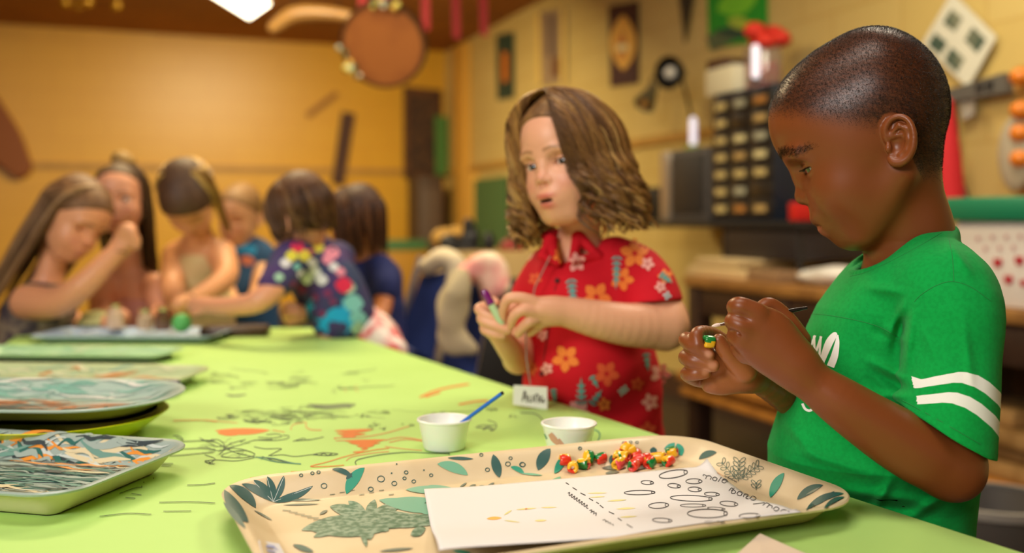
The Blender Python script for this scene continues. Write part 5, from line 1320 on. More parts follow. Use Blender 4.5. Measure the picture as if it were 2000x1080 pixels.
# ------------------------------------------------------------------ the children at the far end
def kid(label, eye, fwd, up, sc, skin, brow, head_kw, limbs, torso, lo, hi, shirt=None, shirt_mat=None, Yb=2.8, neck=None, hair=None, gaze=(0, 0), decor=None, shirt_lab=None, res=.0036):
    t = thing('person', label, 'person'); R = frame(fwd, up)
    H = HeadFrame(eye, R, sc); s = Solid(); head_ops(s, H, **head_kw)
    nb = P(*neck)
    s.cone(H.w((0, -15, -50)), nb, .030, .036, .02)
    for e in torso: s.ell(P(e[0], e[1], e[2]), e[3], k=.03)
    for l, k in limbs: chain_px(s, l, k)
    V, F = s.mesh(lo, hi, res)
    mesh_obj('body', V, F, skin_mat(skin), t, cols=face_cols(V, H, skin, 'C06A5A', brow, 'D98878', head_kw.get('mouth', 0)))
    if hair: hair(H, t)
    if shirt:
        s2 = Solid(); shirt(s2)
        V, F = s2.mesh(lo, hi, res+.0008)
        o = mesh_obj('shirt', V, F, shirt_mat, t)
        if shirt_lab: o['label'] = shirt_lab
        if decor: decor(s2, t)
    return t, H
SK = 'DC9A70'
LIGHTBR = ['A87C50', '8A6440', 'C09868', '6E4E30']; DARKBR = ['3E2614', '52341C', '2E1C10', '62422A']; GOLD = ['C09A50', 'A87C3C', 'D8B468', '8A6430']
# A: long straight light brown hair, reaching across
def hairA(H, t):
    cap_hair(H, t, '6A4626', front=130, infl=5, h=.005, cols2='8A6238'); long_hair(H, t, 110, 34, LIGHTBR, 21, length=(-640, -420), wave=5, waves=1.2, phimin=(72, 72), part=(0, 110, 0), r0=.0009, clump_r=16, infl=1.05)
def shA(s):
    s.ell(P(70, 640, 2.5), (.085, .10, .115), k=.03); s.cone(P(60, 700, 2.5), P(60, 860, 2.52), .10, .11, .03); s.ell(P(95, 600, 2.5), (.06, .085, .07), k=.03)
kid('child with very long straight light-brown hair at the far left, arm stretched forward', P(128, 432, 2.5), (.80, -.42, -.50), (.40, .10, .90), .00051, SK, '6A4A2C', dict(openness=.4, detail=True),
    [([(55, 590, 2.42, 34), (110, 590, 2.38, 30), (160, 560, 2.36, 25), (215, 505, 2.38, 20), (240, 480, 2.40, 18)], .015), ([(236, 484, 2.40, 20), (246, 466, 2.41, 22), (252, 450, 2.42, 15)], .01), ([(240, 470, 2.39, 10), (256, 452, 2.38, 9), (262, 466, 2.38, 8)], .003), ([(236, 462, 2.39, 10), (244, 445, 2.38, 9), (254, 450, 2.38, 8)], .003), ([(244, 480, 2.39, 10), (264, 466, 2.385, 9), (266, 480, 2.385, 8)], .003),
     ([(110, 600, 2.62, 28), (150, 640, 2.55, 24), (190, 636, 2.48, 19), (215, 630, 2.44, 15)], .012)],
    [(80, 620, 2.5, (.065, .08, .09)), (70, 720, 2.5, (.08, .09, .12))], (-1.42, 2.2, .45), (-.80, 2.80, 1.20), shA, mat('dark_patterned_top', '3A3038', .8, noise=('8A7A60', 30, .8)), neck=(92, 560, 2.5), hair=hairA)
# B: facing the camera, hand at the mouth of the neighbour
def hairB(H, t):
    cap_hair(H, t, '4A3420', front=175, infl=5, h=.005, cols2='6A4C28')
    long_hair(H, t, 90, 30, ['4A3420', '5E4226', '3A2818', '7A5A30'], 22, length=(-480, -300), wave=7, waves=1.4, phimin=(70, 62), part=(0, 60, 0), r0=.0009, clump_r=15, infl=1.03, side_w=(1.6, .35))
    s = Solid(); s.ell(H.w((-10, -10, 262)), (.030, .028, .024), k=.01); s.ell(H.w((-30, -20, 240)), (.03, .03, .02), k=.01); V, F = s.mesh(H.w((0, 0, 250))-.07, H.w((0, 0, 250))+.07, .004)
    mesh_obj('hair_bun', V, F, mat('hairmass_gold', 'A88440', .6, noise=('6A4C28', 60, .7), bump=.6, bscale=160), t)
def shB(s):
    s.ell(P(255, 610, 2.88), (.095, .06, .10), k=.03); s.cone(P(255, 680, 2.88), P(255, 900, 2.9), .10, .11, .03)
tB, HBk = kid('pale child facing the camera with a high bun and dark hair over one shoulder', P(244, 400, 2.86), (.06, -1, -.08), (-.10, 0, 1), .00050, 'E0A07C', '6A4A30', dict(openness=1, ears=False),
    [([(205, 560, 2.84, 28), (200, 610, 2.78, 22), (235, 620, 2.68, 18)], .012), ([(305, 560, 2.84, 28), (318, 610, 2.8, 22), (290, 625, 2.7, 18)], .012)],
    [(255, 570, 2.88, (.10, .055, .07)), (255, 640, 2.88, (.08, .05, .09))], (-1.35, 2.62, .45), (-.80, 3.05, 1.28), shB, mat('pink_top', 'C88878', .8), neck=(252, 510, 2.88), hair=hairB)
eyes(HBk, tB, iris='3A2A1C', white='E0D4C8', n=14)
# C: head bowed over the table
def hairC(H, t):
    cap_hair(H, t, '4A301C', front=92, infl=12, h=.005, cols2='5A3C24')
    long_hair(H, t, 60, 30, GOLD, 23, length=(-400, -250), wave=6, waves=1.3, phimin=(74, 88), part=(0, -30, 0), th_rng=(20, 80), infr=1.12, r0=.0009, clump_r=16, infl=1.04, side_w=(1.8, .4))
def shC(s):
    s.ell(P(390, 520, 2.86), (.085, .06, .085), k=.03); s.cone(P(392, 600, 2.88), P(395, 860, 2.92), .095, .11, .03)
kid('child with dark crown and golden side hair, head bowed low over the table', P(372, 384, 2.72), (.10, -.50, -.87), (.0, -.87, .50), .00050, 'E0A070', '5A3A20', dict(openness=.2, ears=True),
    [([(345, 500, 2.86, 28), (338, 560, 2.78, 23), (352, 600, 2.62, 18), (368, 606, 2.55, 14)], .012), ([(432, 495, 2.84, 28), (440, 540, 2.74, 24), (395, 575, 2.60, 19), (350, 594, 2.50, 15)], .012)],
    [(390, 500, 2.86, (.085, .055, .07)), (392, 580, 2.87, (.075, .05, .09))], (-1.1, 2.40, .45), (-.62, 3.05, 1.26), shC, mat('cream_top', 'E0C890', .8), neck=(388, 455, 2.82), hair=hairC)
# D: smaller child behind, blue top
def hairD(H, t): cap_hair(H, t, '7E5A30', front=150, infl=7, h=.006, cols2='A07844')
def shD(s):
    s.ell(P(474, 512, 3.2), (.115, .075, .09), k=.03); s.cone(P(474, 570, 3.2), P(474, 840, 3.2), .115, .12, .03)
def decD(s2, t):
    k = Strokes(lambda p: hitpx(s2, p, 2.9, 3.3, .0015, 30)); k.rib([(452, 478), (475, 484), (500, 490)], 18, 0); k.leaf((468, 505), (498, 512), 20, 1); k.build('shirt_print', [mat('sky_print', '2E9AD0', .8), mat('salmon_print', 'D98060', .8)], t)
kid('small fair-haired child in a blue top standing at the back', P(474, 428, 3.18), (-.25, -.9, -.25), (0, -.1, 1), .00046, 'E0A878', '8A6038', dict(openness=.4),
    [([(440, 515, 3.18, 20), (440, 560, 3.1, 18), (455, 590, 3.0, 15)], .012), ([(508, 515, 3.18, 20), (508, 560, 3.1, 18), (495, 590, 3.0, 15)], .012)],
    [(474, 500, 3.2, (.08, .05, .06))], (-1.05, 2.9, .45), (-.68, 3.36, 1.18), shD, mat('blue_top', '24507A', .8), neck=(474, 474, 3.2), hair=hairD, decor=decD)
# E: seen from behind in the tie-dye shirt
def hairE(H, t):
    cap_hair(H, t, '5A3820', front=165, infl=8, h=.0045, cols2='6A4428', slope=.5)
    long_hair(H, t, 150, 26, ['5E3C22', '744C2E', '4A2E1A', '86603A'], 24, length=(-75, -30), wave=9, waves=1.2, phimin=(48, 48), part=(0, 20, 0), r0=.0009, clump_r=16, infl=1.07)
def shE(s):
    s.limb([P(600, 500, 2.42), P(640, 560, 2.40), P(668, 612, 2.40)], [.070, .082, .078], .03)
    s.ell(P(575, 505, 2.32), (.050, .055, .045), k=.03); s.ell(P(655, 505, 2.5), (.05, .055, .045), k=.03)
    chain_px(s, [(560, 515, 2.28, 36), (545, 545, 2.24, 34), (530, 560, 2.22, 28)], .02)
def decE(s2, t):
    rr = random.Random(3); ct = [0]
    def f(p):
        ct[0] += 1; return hitpx(s2, p, 2.1, 2.62, .001+ct[0]*.00004, 36)
    k = Strokes(f); k.lim = .035
    def blob(x, y, r, m, sq=1):
        r = r*1.3; k.leaf((x-r, y), (x+r, y+r*.2), r*1.7*sq, m, n=8)
    for x, y, r, m in ((640, 600, 34, 0), (660, 625, 26, 0), (620, 640, 18, 0), (690, 590, 16, 5), (700, 620, 14, 5), (680, 560, 12, 4), (600, 485, 14, 1), (580, 480, 10, 1), (622, 482, 9, 2), (595, 498, 10, 2), (570, 498, 10, 2), (558, 512, 9, 3), (648, 492, 12, 6), (640, 505, 9, 6), (610, 512, 8, 3),
                       (615, 530, 10, 3), (600, 545, 9, 3), (628, 545, 10, 3), (590, 535, 8, 3), (672, 555, 14, 1), (640, 572, 7, 7), (616, 580, 6, 7), (650, 588, 6, 7), (630, 612, 6, 7), (590, 565, 8, 7), (700, 640, 12, 4), (545, 540, 8, 4), (580, 520, 6, 5), (665, 530, 8, 6), (652, 520, 8, 3), (576, 555, 8, 7)): blob(x, y, r, m)
    k.build('shirt_print', [mat('td_blue', '10A0D8', .8), mat('td_red', 'D8204A', .8), mat('td_yellow', 'D8D040', .8), mat('td_white', 'D8D8DC', .8), mat('td_green', 'A0C8B0', .8), mat('td_aqua', '7CC4C0', .8), mat('td_pink', 'E08AA0', .8), mat('td_purple', '7A2A5A', .8)], t)
tE, HE = kid('child seen from behind in tie-dyed shirt leaning over the table corner', P(598, 434, 2.36), (-.72, .60, -.25), (-.15, -.05, 1), .00049, 'DE9C7C', '5A3A20', dict(detail=False, ear_tilt=.3),
    [([(545, 550, 2.23, 27), (505, 588, 2.20, 22), (450, 598, 2.24, 18), (400, 596, 2.30, 15)], .012), ([(404, 596, 2.30, 15), (385, 596, 2.32, 14), (372, 600, 2.33, 9)], .006), ([(395, 590, 2.30, 9), (375, 588, 2.32, 7)], .003), ([(398, 604, 2.29, 9), (380, 610, 2.30, 7)], .003),
     ([(640, 540, 2.5, 26), (600, 600, 2.42, 22), (578, 612, 2.36, 20)], .012), ([(580, 612, 2.34, 20), (568, 608, 2.33, 18)], .01), ([(575, 602, 2.32, 9), (560, 600, 2.31, 8), (556, 608, 2.31, 8)], .003), ([(575, 612, 2.31, 9), (560, 614, 2.30, 8), (558, 622, 2.31, 7)], .003), ([(578, 622, 2.32, 9), (566, 628, 2.31, 8)], .003)],
    [(610, 520, 2.42, (.055, .06, .06)), (660, 620, 2.40, (.06, .07, .07))], (-.86, 2.02, .40), (-.28, 2.66, 1.12), shE, mat('tie_dye_base', '2A3A60', .8, noise=('4A2A6A', 18, .8)), neck=(605, 492, 2.42), hair=hairE, decor=decE, shirt_lab='tie-dyed shirt in blue, white and red')
s = Solid(); s.limb([P(700, 636, 2.44), P(735, 668, 2.42), P(748, 730, 2.42)], [.060, .062, .065], .02); s.limb([P(735, 655, 2.38), P(772, 684, 2.34)], [.04, .03], .02)
V, F = s.mesh((-.60, 2.1, .55), (-.15, 2.6, .86), .005); so = mesh_obj('skirt', V, F, mat('floral_skirt', 'E8D8D0', .8, noise=('D8203A', 26, 1)), tE); so['label'] = 'white skirt with red floral pattern'
s = Solid()
for dx in (-.04, .05): s.chain([P(735, 720, 2.36)+np.array([dx, 0, 0]), np.array([-.32+dx, 2.42, .30]), np.array([-.32+dx, 2.42, .02])], [.045, .035, .03], .01)
V, F = s.mesh((-.5, 2.25, -.02), (-.1, 2.6, .70), .006); mesh_obj('leggings', V, F, mat('denim_dark', '24304A', .9), tE)
# F: dark hair, navy shirt
def hairF(H, t):
    cap_hair(H, t, '3A2010', front=160, infl=6, h=.005, cols2='52301A'); long_hair(H, t, 90, 28, ['4E2E18', '643C20', '3A2010', '74492A'], 25, length=(-210, -150), wave=4, waves=1.0, phimin=(55, 55), part=(0, 60, 0), r0=.0009, clump_r=16, infl=1.05)
def shF(s):
    s.ell(P(722, 545, 2.86), (.095, .075, .075), k=.03); s.cone(P(722, 600, 2.86), P(724, 780, 2.88), .10, .11, .03); chain_px(s, [(742, 525, 2.80, 30), (752, 552, 2.76, 28), (752, 566, 2.75, 26)], .02)
kid('child with straight dark-brown hair in a navy shirt, turned away at the right end', P(705, 440, 2.84), (-.75, .45, -.15), (0, 0, 1), .00048, 'C87C48', '3A2414', dict(detail=False),
    [([(750, 560, 2.76, 20), (748, 600, 2.72, 17), (735, 640, 2.66, 14)], .012)], [(722, 530, 2.86, (.08, .06, .06))], (-.72, 2.55, .45), (-.18, 3.05, 1.16), shF, mat('navy_shirt', '1C2A6A', .8), neck=(716, 500, 2.86), hair=hairF)
# ------------------------------------------------------------------ things on and along the walls
def vlen(px0, px1, out, py=430):
    a, b = onright(px0, py, out), onright(px1, py, out); return a, b
def wallbox(mb, px0, px1, py0, py1, out, depth, m=0, bev=0.004, z0=None, z1=None):
    """box along the right wall: its left face lies 'out' in front of the wall; px0<px1 columns, py rows measured at the middle"""
    a, b = onright(px0, (py0+py1)/2, out), onright(px1, (py0+py1)/2, out); pm = (px0+px1)/2
    zt = onright(pm, py0, out)[2] if z1 is None else z1; zb = onright(pm, py1, out)[2] if z0 is None else z0
    c = (a+b)/2+UX*depth/2; c[2] = (zt+zb)/2
    mb.box(c, (depth, np.linalg.norm((a-b)[:2]), zt-zb), RROT, m, bev)
    return c, (depth, np.linalg.norm((a-b)[:2]), zt-zb)
def rightquad(mb, pts, out, th, m=0):
    mb.prism([onright(x, y, out) for x, y in pts], UX*th, m)
def one(name, label, cat, mb, mats, **k): return tag(mb.build(name, mats, smooth=k.pop('smooth', True), **k), label, cat)
def st_right(out): return Strokes(lambda p: np.array([onright(x, y, out) for x, y in p]))
def st_back(out): return Strokes(lambda p: np.array([onback(x, y, out) for x, y in p]))
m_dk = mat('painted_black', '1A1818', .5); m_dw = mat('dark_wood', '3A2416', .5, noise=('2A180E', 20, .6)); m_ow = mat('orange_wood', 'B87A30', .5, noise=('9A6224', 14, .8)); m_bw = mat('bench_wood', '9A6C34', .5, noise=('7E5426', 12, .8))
# posters
def poster(label, quad, bgc, marks, th=.006, cat='poster'):
    t = thing('poster', label, cat)
    mb = MB(); rightquad(mb, quad, .012, .006); mb.build('sheet', mat('poster_'+bgc, bgc, .6), t, smooth=False)
    k = st_right(.0135); cols = []
    for mk_ in marks:
        if mk_[0] == 'leaf': k.leaf(mk_[1], mk_[2], mk_[3], len(cols))
        elif mk_[0] == 'rib': k.rib(mk_[1], mk_[2], len(cols), smooth=False)
        cols.append(mat('poster_ink_'+mk_[-1], mk_[-1], .6))
        k.f = (lambda o: (lambda p: np.array([onright(x, y, o) for x, y in p])))(.0135+.0006*len(cols))
    k.build('print', cols, t); return t
poster('narrow dark green poster with an orange flame shape', [(969, 68), (1003, 62), (1003, 190), (971, 196)], '1E3A2E', [('leaf', (986, 95), (986, 170), 22, '0F2018'), ('rib', [(986, 102), (986, 160)], 10, 'E08028')])
poster('tall faded poster with cream borders above the child in red', [(1046, 24), (1106, 16), (1106, 162), (1050, 168)], '9A8060', [('rib', [(1050, 24), (1053, 166)], 8, 'E0BC60'), ('rib', [(1099, 18), (1099, 162)], 9, 'E0BC60'), ('rib', [(1076, 28), (1078, 110)], 24, '7A6450'), ('rib', [(1085, 112), (1085, 150)], 14, '6A3E20')])
poster('maroon poster with a tall cream and orange oval', [(1188, 12), (1246, 2), (1246, 162), (1192, 170)], '3E1818', [('leaf', (1217, 28), (1217, 138), 50, 'E8B04C'), ('leaf', (1214, 60), (1214, 120), 22, 'C8823A'), ('rib', [(1204, 94), (1226, 92)], 12, 'E8DCA0')])
poster('green leafy poster at the top above the jar', [(1380, -40), (1497, -58), (1497, 78), (1384, 95)], '1F9A28', [('leaf', (1400, 20), (1480, -10), 50, '7ACC30'), ('rib', [(1384, 86), (1440, 60), (1497, 60)], 30, '5A6A4A'), ('leaf', (1420, 40), (1470, 50), 24, 'A8C040'), ('leaf', (1395, 60), (1470, 70), 20, '2A4A3A')])
mb = MB(); mb.prism([onright(x, y, .02) for x, y in ((1322, -30), (1358, -36), (1337, 84))], UX*.006); one('pennant', 'dark hanging pennant pointing down between two posters', 'pennant', mb, mat('pennant_dark', '3A3020', .7), smooth=False)
t = thing('photo_sheet', 'tilted white sheet with four dark photographs pinned to the wall', 'poster')
mb = MB(); rightquad(mb, [(1859, -14), (1946, 72), (1890, 172), (1800, 86)], .03, .004); mb.build('sheet', mat('photo_paper', 'D6D2BC', .5), t, smooth=False)
for q in ([(1858, 18), (1880, 36), (1864, 62), (1842, 44)], [(1900, 52), (1926, 78), (1908, 104), (1884, 78)], [(1826, 64), (1850, 84), (1836, 108), (1812, 88)], [(1858, 92), (1884, 116), (1868, 142), (1844, 118)]):
    mb = MB(); rightquad(mb, q, .0315, .001); mb.build('photograph', mat('photo_dark', '27463C', .4, noise=('8A8A70', 9, .8)), t, smooth=False)
# bench along the right wall
BZ = .735
bn = thing('workbench', 'long wooden workbench standing along the right wall', 'bench')
c0_, c1_ = onright(1335, 545, .62), onright(2160, 560, .62)
def on_v(p): return float(np.dot(np.array(p)-K, VX))
v0, v1 = on_v(c0_), on_v(c1_)
def RB(mb, u0, u1, va, vb, z0, z1, m=0, bev=.004): mb.box(RM((u0+u1)/2, (va+vb)/2, (z0+z1)/2), (abs(u1-u0), abs(vb-va), z1-z0), RROT, m, bev)
mb = MB(); RB(mb, -.62, -.02, v0, v1, BZ-.04, BZ); mb.build('bench_top', m_bw, bn)
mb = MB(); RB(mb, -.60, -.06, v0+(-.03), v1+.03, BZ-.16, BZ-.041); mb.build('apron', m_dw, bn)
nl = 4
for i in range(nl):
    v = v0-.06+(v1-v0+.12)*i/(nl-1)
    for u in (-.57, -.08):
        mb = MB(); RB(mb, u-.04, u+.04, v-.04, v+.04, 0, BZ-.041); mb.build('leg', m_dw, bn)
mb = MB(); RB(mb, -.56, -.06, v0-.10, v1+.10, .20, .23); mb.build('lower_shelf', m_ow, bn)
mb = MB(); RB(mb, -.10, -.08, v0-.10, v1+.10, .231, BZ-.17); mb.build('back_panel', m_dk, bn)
# boards on the lower shelf
vb0 = on_v(onright(1360, 760, .55))
for k, (dz, du, L_, lb) in enumerate(((.0, 0, .95, 'lowest of the three orange boards under the workbench'), (.033, .03, .85, 'middle one of the three orange boards under the workbench'), (.066, -.02, .90, 'top one of the three orange boards under the workbench'))):
    mb = MB(); RB(mb, -.66+du, -.34+du, vb0-.05, vb0-.05-L_, .231+dz, .262+dz); o = mb.build('board', m_ow); tag(o, lb, 'board', 'orange boards under the workbench')
vs = on_v(onright(1950, 800, .5))
for k, (dz, du, L_) in enumerate(((0, 0, .5), (.05, .03, .42), (.10, -.02, .46), (.15, .02, .34))):
    mb = MB(); RB(mb, -.52+du, -.30+du, vs+.28, vs+.28-L_, .231+dz, .278+dz, bev=.01); o = mb.build('wood_offcut', mat('raw_wood', 'B08850', .7, noise=('8A6430', 8, 1))); tag(o, ['lowest wooden offcut', 'second lowest wooden offcut', 'third wooden offcut', 'topmost wooden offcut'][k]+' of the pile behind the green-shirted child', 'wood', 'wooden offcuts under the bench')
# things on the bench: paper piles
def on_bench(name, label, cat, px0, px1, out, depth, h, mt, bev=.004, zb=BZ, group=None, dv=0):
    a, b = onright(px0, 500, out), onright(px1, 500, out); mb = MB()
    c = (a+b)/2+UX*depth/2; c[2] = zb+h/2+.0005
    mb.box(c, (depth, np.linalg.norm((a-b)[:2]), h), RROT, 0, bev); o = mb.build(name, mt); tag(o, label, cat, group); return o
z = BZ
for i, (a, b, h, cc_) in enumerate(((1338, 1462, .022, 'C8A878'), (1345, 1450, .020, 'D8C08C'), (1352, 1440, .018, 'B89A68'), (1360, 1445, .018, 'D0B888'))):
    on_bench('paper_stack', ['lowest beige paper bundle at the left end of the bench', 'second beige paper bundle from below on the bench', 'third beige paper bundle from below on the bench', 'top beige paper bundle at the left end of the bench'][i], 'paper', a, b, .55, .34, h, mat('paper_'+cc_, cc_, .7), zb=z, group='beige paper bundles on the bench'); z += h+.001
on_bench('folder_stack', 'brown folders lying flat in the middle of the bench', 'folder', 1458, 1520, .55, .3, .045, mat('folder_brown', '8A6A48', .7))
mb = MB(); a, b = onright(1524, 520, .5), onright(1650, 520, .5); c = (a+b)/2+UX*.12
s = Solid(); s.ell(np.array([c[0], c[1], BZ+.03]), (.12, np.linalg.norm((a-b)[:2])/2, .034), RROT, k=.01); s.ell(np.array([c[0]-.03, c[1]-.1, BZ+.045]), (.07, .10, .03), RROT, k=.03); s.op(lambda p: .004*noise3(p, 50, 2), c, .4, .01, 'd'); s.half(np.array([c[0], c[1], BZ+.001]), (0, 0, -1), .5, .002, 's')
V, F = s.mesh(c-np.array([.4, .4, .1+c[2]-BZ]), c+np.array([.4, .4, .2]), .008); tag(mesh_obj('plastic_bag', V, F, mat('white_film', 'DCD8D0', .35, spec=.6)), 'crumpled white plastic bag lying on the bench', 'bag')
# shelf box carrying the drawer cabinet
t = thing('shelf_unit', 'low black shelf unit standing on the workbench', 'shelf')
va, vb = on_v(onright(1236, 440, .45)), on_v(onright(1560, 440, .45)); zs = onright(1450, 432, .40)[2]
mb = MB(); RB(mb, -.46, -.04, va, vb, zs-.03, zs); mb.build('top', m_dk, t)
vm = on_v(onright(1415, 460, .45)); mb = MB(); RB(mb, -.44, -.06, vm, vb+.02, BZ+.085, zs-.031); mb.build('body', mat('charcoal_front', '241E20', .5), t)
for v in (v0-.03, vm, vb+.03):
    for u in (-.42, -.08): mb = MB(); RB(mb, u-.012, u+.012, v-.012, v+.012, BZ+.0005, zs-.031 if v != vm else BZ+.084); mb.build('post', m_dk, t)
# parts cabinet with drawers
t = thing('drawer_cabinet', 'tall black parts cabinet with blue side and small labelled drawers', 'cabinet')
vA, vB = on_v(onright(1390, 300, .42)), on_v(onright(1506, 300, .42)); z1 = onright(1450, 172, .42)[2]
mb = MB(); RB(mb, -.40, -.08, vA, vB, zs+.001, z1, bev=.006); mb.build('body', mat('cabinet_navy', '16202E', .45), t)
rows_, colsn = 7, 3
for r in range(rows_):
    for c_ in range(colsn):
        zc_ = zs+.02+(z1-zs-.04)*(r+.5)/rows_; hh = (z1-zs-.04)/rows_-.008; vv = vA+(vB-vA)*(c_+.5)/colsn; ww = abs(vB-vA)/colsn-.008
        mb = MB(); mb.box(RM(-.408, vv, zc_), (.018, ww, hh), RROT, 0, .003); d = mb.build('drawer', mat('drawer_smoke', '2A2622', .3), t)
        if (r*3+c_) % 11 != 5:
            mb = MB(); cl_ = ['C8B478', 'B89A60', 'D8CC98', 'B07838', 'A8A890'][(r*5+c_*3+r*c_) % 5]
            mb.box(RM(-.4185, vv, zc_-.004), (.003, ww*.58, hh*.42), RROT, 0, 0); l_ = mb.build('drawer_label', mat('label_'+cl_, cl_, .6), t, smooth=False); l_.parent = d
# jar with red cap, box, glow tube on the cabinet
cz = z1+.001
def at_right(px, out, z): p = onright(px, 400, out).copy(); p[2] = z; return p
jp = at_right(1490, .26, cz)
t = thing('glass_jar', 'glass jar with a ragged red flower-like cover on the cabinet', 'jar'); jr = .085
mb = MB(); mb.lathe([(.001, 0), (jr, 0), (jr, .01), (jr, .17), (jr*.85, .19), (jr*.85, .20), (jr*.80, .20), (jr*.80, .185), (jr-.006, .165), (jr-.006, .012), (.001, .01)], jp, 32); mb.build('glass', mat('clear_glass', 'F0E8E4', .03, trans=.9, spec=.5), t)
mb = MB(); mb.lathe([(.001, .012), (jr-.01, .012), (jr-.01, .12), (.001, .13)], jp, 24); mb.build('contents', mat('jar_contents', 'B8705A', .6, noise=('D04050', 20, 1)), t)
s = Solid(); rr = random.Random(5)
for k in range(13):
    a = rr.uniform(0, 6.28); r = rr.uniform(.01, .085); s.ell(jp+np.array([r*math.cos(a), r*math.sin(a), .235+rr.uniform(-.025, .04)]), (rr.uniform(.03, .05), rr.uniform(.03, .05), rr.uniform(.02, .04)), k=.015)
V, F = s.mesh(jp+np.array([-.18, -.18, .15]), jp+np.array([.18, .18, .36]), .006); mesh_obj('red_cover', V, F, mat('red_crepe', 'D8301C', .7, bump=.8, bscale=90), t)
on_bench('carton', 'small white carton on top of the drawer cabinet', 'box', 1378, 1432, .40, .2, .12, mat('carton_white', 'DCD4B4', .6), zb=cz); on_bench('brown_packet', 'brown packet lying on the white carton', 'box', 1380, 1412, .38, .12, .045, mat('packet_brown', '4A2A18', .6), zb=cz+.122)
# grey screen / microwave left of the cabinet
t = thing('oven_box', 'dark countertop oven with a bright metal edge on the black shelf', 'oven')
ov0, ov1 = on_v(onright(1298, 350, .42)), on_v(onright(1384, 350, .42)); oz1 = onright(1330, 292, .42)[2]
mb = MB(); RB(mb, -.42, -.08, ov0, ov1, zs+.001, oz1, bev=.008); mb.build('body', mat('oven_grey', '4C4846', .5), t)
mb = MB(); RB(mb, -.432, -.415, ov0+.02, ov0-.075, zs+.004, oz1-.004); mb.build('edge_strip', mat('bright_steel', 'B8AEA0', .3, metal=.6), t)
mb = MB(); RB(mb, -.430, -.4205, ov0-.09, ov1+.03, zs+.04, oz1-.03); mb.build('door', mat('oven_glass', '2C2A2A', .5), t)
on_bench('speaker_box', 'dark box standing in the shadow left of the oven', 'box', 1246, 1288, .40, .3, .17, mat('box_blackbrown', '17120C', .6), zb=zs+.001)
# white tube with green foot on the oven, its glow added, and wall lamps
g = at_right(1354, .30, oz1+.001)
t = thing('tube_lamp', 'small white glowing tube standing on a green base on the oven', 'lamp')
mb = MB(); mb.lathe([(.001, 0), (.045, 0), (.045, .02), (.02, .03), (.001, .03)], g, 20); mb.build('base', mat('lime_plastic', '8AA020', .4), t)
mb = MB(); mb.lathe([(.001, .031), (.016, .031), (.018, .04), (.018, .15), (.012, .165), (.001, .17)], g, 16); mb.build('tube', mat('lamp_tube', 'F0ECF4', .3, emit='E8E4F8', emit_s=.7), t)
g2 = at_right(1476, .46, cz); t = thing('tube_lamp', 'slim white glowing tube in front of the red-covered jar', 'lamp')
mb = MB(); mb.lathe([(.001, 0), (.03, 0), (.03, .015), (.001, .018)], g2, 16); mb.build('base', m_dk, t)
mb = MB(); mb.lathe([(.001, .0185), (.013, .0185), (.016, .03), (.016, .15), (.001, .16)], g2, 16); mb.build('tube', mat('lamp_tube', 'F0ECF4', .3), t)  # bright highlight at the jar built as a glowing tube with a foot
def shade(name, label, px, py, out, R_, depth, aim, m1, m2, arm):
    t = thing(name, label, 'lamp'); c = onright(px, py, out); aim = np.array(aim, float); aim /= np.linalg.norm(aim)
    u = np.cross(aim, [0, 0, 1]); u /= np.linalg.norm(u); w = np.cross(u, aim); Rm = np.stack([u, w, aim], 1)
    mb = MB(); mb.lathe([(.001, -depth), (R_*.35, -depth), (R_*.45, -depth*.8), (R_*.8, -depth*.35), (R_, 0), (R_*.97, .002), (R_*.77, -depth*.33), (R_*.42, -depth*.78), (.001, -depth*.9)], c, 28, rot=Rm); mb.build('lamp_shade', m1, t)
    mb = MB(); mb.lathe([(.0005, -.04), (R_*.3, -.035), (R_*.42, -.015), (R_*.3, .005), (.0005, .012)], c, 20, rot=Rm); mb.build('bulb', m2, t)
    mb = MB(); mb.tube([c-aim*depth]+[onright(*q) for q in arm], .008, 8); mb.build('arm', mat('arm_steel', '6A6258', .4, metal=.8), t)
shade('clamp_lamp', 'black clamp lamp with pale opening and long arm beside the drawer cabinet', 1306, 142, .35, .085, .12, (-.8, -.9, -.1), m_dk, mat('lamp_bulb_grey', 'D0CCC0', .3), [(1335, 165, .25), (1348, 215, .15), (1350, 262, .05)])
shade('clamp_lamp', 'small chrome lamp head turned down left of the black lamp', 1258, 205, .30, .06, .14, (-.6, -.5, -1.0), mat('chrome_dull', '8A8468', .4, metal=.5), mat('bulb_gold', 'D89A40', .3), [(1268, 168, .1), (1275, 150, .004)])
# green board and corner boards
mb = MB(); rightquad(mb, [(922, 352), (986, 344), (986, 500), (924, 492)], .05, .03); one('chalkboard', 'small green board hanging on the right wall near the corner', 'board', mb, mat('board_green', '4A6A3A', .7), smooth=False)
for i, (a, b, m) in enumerate(((884, 908, 'D8A03C'), (914, 924, 'E0AC48'))):
    mb = MB(); va_, vb_ = on_v(onright(a, 430, .06)), on_v(onright(b, 430, .06)); RB(mb, -.06, -.002, va_, vb_, .13 if i == 0 else .5, 2.6 if i == 0 else 1.40); one('wall_batten', ['broad yellow upright batten near the room corner', 'narrow short yellow batten left of the green board'][i], 'batten', mb, mat('batten_'+m, m, .6))
